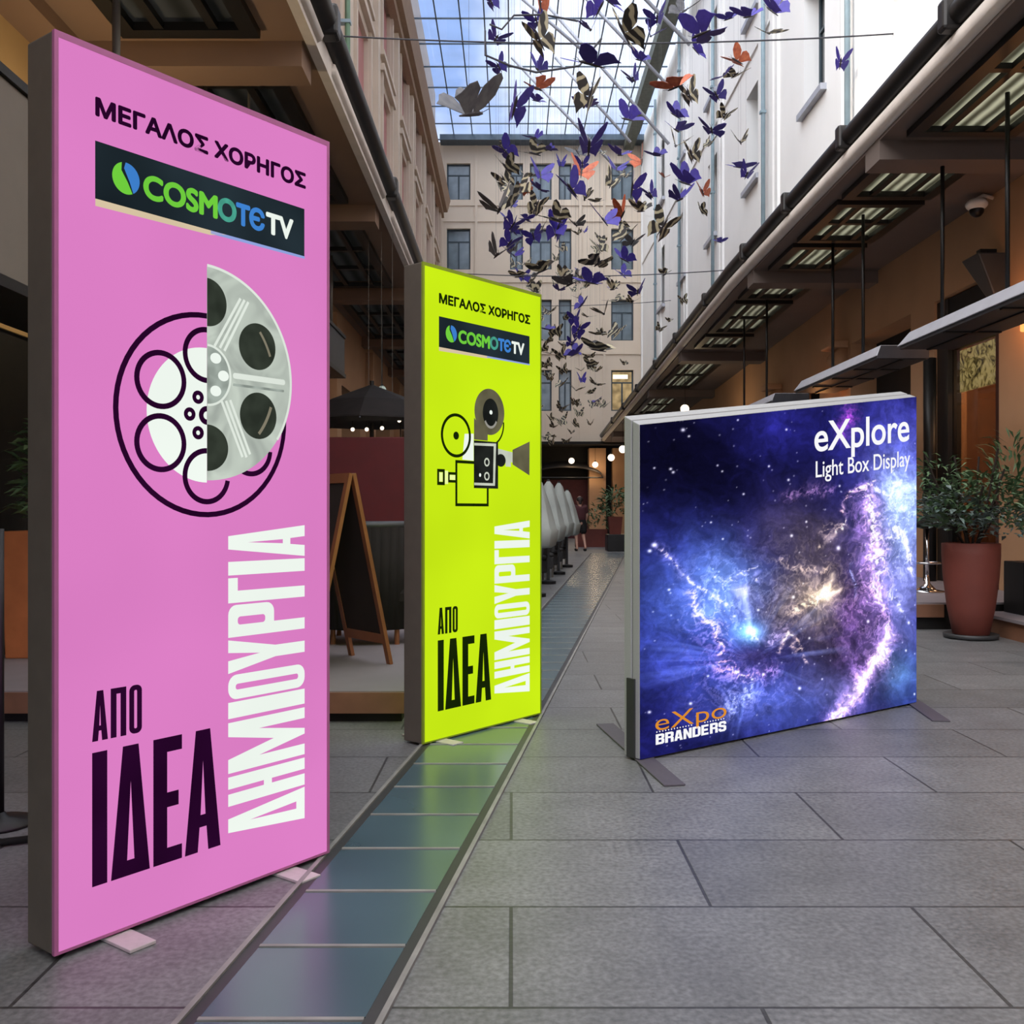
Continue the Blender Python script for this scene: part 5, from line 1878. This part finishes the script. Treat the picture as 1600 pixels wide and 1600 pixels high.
def tube_person():
    root, J, R, E, _ = person()
    m = bpy.data.metaballs.new('person_body_source')
    m.resolution = .025
    m.render_resolution = .025
    m.threshold = .2
    mo = bpy.data.objects.new('person_body_source', m)
    COL.objects.link(mo)

    def blob(mm, p, r):
        e_ = mm.elements.new()
        e_.co = p
        e_.radius = r * 1.32

    def limb(mm, a, b, n=7, s=1.0, off=0.0):
        ra, rb = R[a], R[b]
        ra = ra[1] if isinstance(ra, tuple) else ra
        rb = rb[1] if isinstance(rb, tuple) else rb
        for i in range(n + 1):
            t = i / n
            blob(mm, tuple(J[a][k_] * (1 - t) + J[b][k_] * t for k_ in range(3)), (ra * (1 - t) + rb * t) * s + off)

    def trunk(mm, keys, off=0.0):
        for a, b in zip(keys[:-1], keys[1:]):
            for i in range(5):
                t = i / 5
                c = [J[a][k_] * (1 - t) + J[b][k_] * t for k_ in range(3)]
                rx = R[a][0] * (1 - t) + R[b][0] * t
                ry = R[a][1] * (1 - t) + R[b][1] * t
                for s in (-1, 0, 1):
                    blob(mm, (c[0] + s * (rx - ry * .8), c[1], c[2]), ry + off)

    def meta_mesh(fill, name, mat):
        m = bpy.data.metaballs.new(name + '_source')
        m.resolution = .022
        m.render_resolution = .022
        m.threshold = .25
        mo = bpy.data.objects.new(name + '_source', m)
        COL.objects.link(mo)
        fill(m)
        dg = bpy.context.evaluated_depsgraph_get()
        me = bpy.data.meshes.new_from_object(mo.evaluated_get(dg))
        me.name = name
        bpy.data.objects.remove(mo)
        me.materials.clear()
        me.materials.append(mat)
        return link(name, me, root, True)
    bpy.data.objects.remove(mo)

    def body(mm):
        trunk(mm, ['pelvis', 'belly', 'chest'])
        for a, b in E:
            if a in ('pelvis',) and b == 'belly': continue
            if a == 'belly': continue
            limb(mm, a, b)
        for hx in ('hl', 'hr'):                      # fingers
            c = J[hx]
            for k_ in range(4):
                for i in range(3):
                    blob(mm, (c[0] + (k_ - 1.5) * .004, c[1] + (k_ - 1.5) * .018, c[2] - .03 - .022 * i), .011)
        blob(mm, (0, .155, 1.575), .018)             # nose, on the side away from the camera
        for s in (-1, 1): blob(mm, (.082 * s, .055, 1.575), .02)
    meta_mesh(body, 'body', M['skin'])

    def top(mm):
        trunk(mm, ['belly', 'chest'], .022)
        limb(mm, 'chest', 'sl', off=.018)
        limb(mm, 'chest', 'sr', off=.018)
        for a, b in (('sl', 'el'), ('sr', 'er')):
            for i in range(5):
                t = i / 8
                blob(mm, tuple(J[a][k_] * (1 - t) + J[b][k_] * t for k_ in range(3)), .078)
        for s in (-1, 0, 1): blob(mm, (s * .06, .01, 1.0), .125)
    meta_mesh(top, 'shirt', M['maroon'])

    def shorts(mm):
        for s in (-1, 0, 1): blob(mm, (s * .07, 0, .92), .125)
        for a, b in (('pl', 'kl'), ('pr', 'kr')):
            for i in range(6):
                t = i / 8
                blob(mm, tuple(J[a][k_] * (1 - t) + J[b][k_] * t for k_ in range(3)), .112)
    meta_mesh(shorts, 'shorts', M['blackcloth'])

    def hair(mm):
        for (x, y, z, r) in ((0, .03, 1.62, .088), (0, .0, 1.57, .075), (0, -.01, 1.50, .06), (.04, .03, 1.60, .075), (-.04, .03, 1.60, .075)):
            blob(mm, (x, y, z), r)
    meta_mesh(hair, 'hair', M['hair'])
    MB().ball((0, 0, 0), .01).build('temp', None) if False else None
    for s, k_ in ((-1, 'tl'), (1, 'tr')):
        p = J[k_]
        MB().ball((p[0], p[1] - .07, .045), .05, sq=(.9, 2.3, .85)).build('shoe', M['blackcloth'], root, True)
    return root


pr = tube_person()
q = empty('shoulder_bag', (1.82, 30.45, .62), .25, 'pale bag hanging at the left side of the walking person', 'bag')
MB().box(-.05, .05, -.14, .14, 0, .30).build('bag_body', M['white_cloth'], q, bevel=.03)
MB().tube([(0, -.1, .3), (0, -.05, .44), (0, .05, .44), (0, .1, .3)], .012, 6).build('handle', M['white_cloth'], q)

# ================================================================== PIPES AND CABLES
for k in range(6):
    y0 = 11.1 + 5.6 * k
    q = empty('drainpipe', (XR - .125, y0, 5.3), label='blue grey drainpipe down the white right facade, %s from the camera' % ORD[k], cat='drainpipe', group='drainpipes on the right facade')
    MB().tube([(0, 0, 0), (0, 0, 12.4)], .05, 10).build('pipe', M['pipe'], q, True)
    for z in (2, 5, 8, 11):
        MB().box(-.07, .06, -.07, .07, z, z + .06).build('pipe_clamp', M['pipe'], q)
q = empty('drainpipe', (XL + .24, 17.6, 5.0), label='green drainpipe on the left stone facade', cat='drainpipe')
MB().tube([(0, 0, 0), (0, 0, 9.1)], .05, 10).build('pipe', pmat('green_pipe', rgb(92, 120, 92), .5), q, True)
for z in (2, 5, 8):
    MB().box(-.2, .06, -.07, .07, z, z + .06).build('pipe_clamp', M['pipe'], q)


def sag(p, q, s, n=16):
    p, q = Vector(p), Vector(q)
    return [tuple(p.lerp(q, i / n) - Vector((0, 0, s * 4 * (i / n) * (1 - i / n)))) for i in range(n + 1)]


for i, (y, z, s, lab) in enumerate(((15, 8.55, .15, 'thin black cable spanning the street near the top of the view'),
                                     (24, 7.2, .2, 'thin cable across the street at the middle of the butterflies'),
                                     (36, 9.0, .2, 'thin cable across the street close to the end wall'))):
    o = MB().tube(sag((XL, y, z), (XR, y, z), s), .012, 6).build('span_cable', M['wire'])
    tag(o, lab, 'cable', 'cables spanning the street')
hx = [at(758, 48, 14), at(758, 86, 14), at(798, 103, 14), at(838, 113, 14), at(905, 103, 14)]
o = MB().tube(hx + [at(940, 60, 14)], .016, 6).build('bent_wire', M['wire'])
tag(o, 'bent dark wire looping among the nearest butterflies', 'wire')
hx = [at(765, 38, 14), at(784, 46, 14), at(803, 24, 14), at(850, 23, 14), at(903, 33, 14)]
o = MB().tube(hx, .014, 6).build('bent_wire', M['wire'])
tag(o, 'kinked dark wire above the looping one before the glass roof', 'wire')


# ================================================================== BUTTERFLIES
def wing_pattern():
    m, t, out = newmat('swallowtail_pattern')
    b = t.nodes.new('ShaderNodeBsdfPrincipled')
    c = t.nodes.new('ShaderNodeTexCoord')
    w = t.nodes.new('ShaderNodeTexWave')
    w.inputs['Scale'].default_value = 1.5
    w.inputs['Distortion'].default_value = 9.0
    w.inputs['Detail'].default_value = 2
    t.links.new(c.outputs['Object'], w.inputs['Vector'])
    r = t.nodes.new('ShaderNodeValToRGB')
    e = r.color_ramp.elements
    e[0].position = .50
    e[0].color = rgb(34, 30, 28)
    e[1].position = .72
    e[1].color = rgb(168, 158, 130)
    t.links.new(w.outputs['Fac'], r.inputs[0])
    t.links.new(r.outputs[0], b.inputs['Base Color'])
    b.inputs['Roughness'].default_value = .6
    t.links.new(b.outputs[0], out.inputs[0])
    return m


BM = {'P': pmat('purple_wing', rgb(44, 32, 120), .6, col2=rgb(60, 46, 142), scale=6), 'W': wing_pattern(),
      'O': pmat('orange_wing', rgb(150, 66, 40), .55, col2=rgb(196, 104, 64), scale=9), 'G': pmat('grey_wing', rgb(70, 70, 76), .6, col2=rgb(104, 102, 104), scale=6)}
BODY = pmat('butterfly_body', rgb(40, 34, 40), .6)
FORE = [(0, .10), (.10, .30), (.26, .46), (.46, .52), (.52, .44), (.47, .28), (.36, .12), (.14, .02)]
HIND = [(0, .04), (.16, .04), (.34, .06), (.42, -.06), (.38, -.22), (.28, -.34), (.22, -.46), (.17, -.33), (.08, -.20), (0, -.08)]


def wing_mesh(kind, side, dih, name):
    m = MB()
    for poly in (FORE, HIND):
        n = len(poly)
        for z in (0.0,):
            lower, upper = [], []
            for (x, y) in poly:
                bend = .18 * x * x
                X = x * math.cos(dih)
                Z = x * math.sin(dih) + bend
                lower.append((side * X, y, Z - .004 - (0.006 if poly is HIND else 0)))
                upper.append((side * X, y, Z + .004 - (0.006 if poly is HIND else 0)))
            fs = [tuple(range(n)), tuple(range(2 * n - 1, n - 1, -1))] + [(i, (i + 1) % n, n + (i + 1) % n, n + i) for i in range(n)]
            m.add(lower + upper, fs)
    me = bpy.data.meshes.new(name)
    me.from_pydata(m.v, [], m.f)
    me.materials.append(BM[kind])
    bm = bmesh.new()
    bm.from_mesh(me)
    bmesh.ops.recalc_face_normals(bm, faces=bm.faces)
    bm.to_mesh(me)
    bm.free()
    return me


DIH = (.25, .55, .85, 1.1)
WM = {(k_, s, i): wing_mesh(k_, s, d_, 'wing') for k_ in 'PWOG' for s in (-1, 1) for i, d_ in enumerate(DIH)}
bmb = MB()
bmb.tube([(0, .32, .01), (0, .22, .015), (0, .0, .0), (0, -.22, -.02)], [.012, .035, .03, .01], 8)
bmb.tube([(0, .3, .02), (.06, .42, .06)], .005, 5)
bmb.tube([(0, .3, .02), (-.06, .42, .06)], .005, 5)
body_me = bpy.data.meshes.new('body')
body_me.from_pydata(bmb.v, [], bmb.f)
body_me.materials.append(BODY)
wire_me = bpy.data.meshes.new('hanging_wire')
wb = MB().tube([(0, 0, 0), (0, 0, 1)], .0022, 4, cap=False)
wire_me.from_pydata(wb.v, [], wb.f)
wire_me.materials.append(M['wire'])

A, B_ = ((700, 0), 2.909), ((680, 350), 4.0)
raw = {'P': [(A, [(200, 15, 90), (405, 105, 85), (215, 180, 90), (235, 310, 80), (415, 325, 110), (300, 500, 160), (405, 460, 70), (735, 10, 130), (685, 50, 110), (650, 135, 120),
                  (950, 95, 90), (920, 165, 100), (665, 295, 160), (875, 275, 70), (845, 365, 90), (620, 480, 110), (825, 545, 120), (1160, 150, 170), (1130, 235, 90), (1370, 75, 120),
                  (1480, 55, 140), (1280, 85, 70), (1225, 440, 80), (1250, 345, 90), (1040, 530, 90), (1035, 590, 120), (1200, 598, 90), (265, 690, 90), (400, 630, 80), (640, 680, 150),
                  (785, 705, 110), (955, 708, 70), (765, 770, 90), (420, 800, 110), (420, 860, 80), (570, 870, 110), (835, 870, 120), (925, 890, 80), (1085, 835, 120), (1050, 910, 110),
                  (1320, 760, 90), (1355, 800, 90), (1230, 1100, 60), (290, 1030, 80), (485, 1055, 110), (390, 1080, 80), (715, 1010, 130), (275, 1110, 80), (1783, 294, 100)]),
             (B_, [(480, 30, 100), (625, 80, 110), (760, 50, 140), (495, 200, 110), (980, 370, 140), (775, 410, 90), (900, 290, 60), (1175, 320, 90), (1265, 430, 110),
                   (1190, 230, 110), (915, 510, 90), (865, 820, 110), (895, 660, 100), (850, 750, 70), (915, 980, 80)])],
       'W': [(A, [(420, 190, 170), (805, 160, 170), (640, 450, 120), (1100, 440, 110), (1035, 665, 120), (400, 700, 90), (740, 840, 100), (1110, 710, 80), (1455, 150, 110), (1300, 345, 90),
                  (1330, 650, 100), (1255, 530, 80), (970, 1040, 110), (270, 770, 90), (260, 830, 80), (330, 870, 100), (400, 940, 90), (500, 1000, 120), (620, 900, 90), (880, 960, 100),
                  (1150, 960, 60), (1190, 660, 60), (800, 1080, 100), (690, 1130, 70), (240, 860, 90), (300, 920, 100), (350, 800, 70)]),
             (B_, [(1035, 110, 90), (1030, 165, 90), (1025, 240, 140), (1055, 560, 130), (530, 330, 90), (680, 290, 120), (800, 330, 120), (600, 360, 60), (620, 420, 110), (1025, 690, 80),
                   (1130, 680, 90), (1110, 410, 130), (720, 550, 80), (750, 680, 80), (700, 560, 70), (720, 810, 70), (1030, 790, 160), (970, 900, 80), (1010, 920, 80), (1000, 1000, 90),
                   (970, 1060, 70), (800, 920, 70), (790, 1010, 70), (880, 1040, 80), (870, 1120, 60), (1000, 1130, 80), (1060, 1140, 50), (720, 1220, 60), (810, 1220, 60), (900, 1190, 70),
                   (870, 1260, 60), (740, 1270, 70), (730, 1330, 60), (850, 1310, 50), (1440, 315, 90), (950, 580, 70), (700, 880, 60), (710, 960, 70), (700, 740, 70), (820, 1360, 60),
                   (730, 1365, 60), (970, 1255, 40), (1180, 880, 40), (1550, 480, 50), (1465, 610, 45), (1400, 660, 60), (500, 270, 80), (560, 250, 90), (1130, 480, 110), (1230, 490, 90)])],
       'O': [(A, [(405, 400, 130), (1320, 280, 100), (1040, 395, 150), (605, 790, 110), (880, 740, 90), (1160, 880, 80), (790, 985, 100), (985, 805, 60), (420, 20, 120), (360, 870, 80)])],
       'G': [(A, [(95, 520, 200), (230, 960, 130), (1060, 60, 90), (560, 1290, 80)]), (B_, [(380, 200, 160), (1230, 120, 90)])]}
items = []
for kind, sets in raw.items():
    for ((ox, oy), sc), pts in sets:
        for (x, y, s) in pts:
            items.append((kind, ox + x / sc, oy + y / sc, s / sc))
br = random.Random(11)
for i in range(70):                                  # the thick of the swarm, farther off and lower down
    t_ = br.random()
    py = 225 + 470 * t_
    cx, hw = 880 + 10 * t_, 110 - 62 * t_
    items.append((br.choice('PPWWWWG') if t_ < .6 else br.choice('PWWWW'), cx + br.uniform(-hw, hw), py, br.uniform(16, 26) - 5 * t_))
NAME = {'P': 'purple', 'W': 'black and cream', 'O': 'orange brown', 'G': 'grey'}
bands = {}
for it in items:
    kind, px, py, s = it
    if px > 1010:
        zone = 'before the white right facade'
    elif py < 215:
        zone = 'before the glass roof'
    elif py < 335:
        zone = 'by the top end windows'
    elif py < 450:
        zone = 'by the second-row end windows'
    elif py < 560:
        zone = 'by the third-row end windows'
    else:
        zone = 'low by the bottom end windows'
    bands.setdefault((kind, zone), []).append(it)
for (kind, zone), lst in bands.items():
    lst.sort(key=lambda t_: t_[1])
    for i, (kind, px, py, s) in enumerate(lst):
        size = br.uniform(.42, .54)
        if kind == 'G': size *= 1.25
        Y = max(8.5, min(41.5, .365 * F / s * br.uniform(.94, 1.06)))
        if s < 24: size *= .92
        x, y, z = at(px, py, Y)
        if x > XR - .35:
            Y *= (XR - .35) / x
            size *= (XR - .35) / x
            x, y, z = at(px, py, Y)
        n = len(lst)
        nm = NAME[kind] + ' butterfly'
        lab = 'lone %s %s' % (nm, zone) if n == 1 else 'leftmost %s %s' % (nm, zone) if i == 0 else 'rightmost %s %s' % (nm, zone) if i == n - 1 else '%s %s from the left, %s' % (ORD[i], nm, zone)
        root = empty('hanging_butterfly', (x, y, z), br.choice((0, PI, 0, PI, .8, -.8, 2.4)) + br.uniform(-.5, .5), lab, 'butterfly', 'hanging paper butterflies')
        root.scale = (size,) * 3
        di = br.choice((0, 1, 1, 2, 2, 3)) if s > 25 else br.choice((0, 1, 1, 2))
        tilt = br.uniform(-.2, 1.0)
        roll = br.uniform(-.45, .45)
        for sd in (-1, 1):
            w = bpy.data.objects.new('wing', WM[(kind, sd, di)])
            COL.objects.link(w)
            w.parent = root
            w.rotation_euler = (tilt, roll, 0)
        b = bpy.data.objects.new('body', body_me)
        COL.objects.link(b)
        b.parent = root
        b.rotation_euler = (tilt, roll, 0)
        wr = bpy.data.objects.new('hanging_wire', wire_me)
        COL.objects.link(wr)
        wr.parent = root
        wr.scale = (1, 1, (ZR - z) / size)
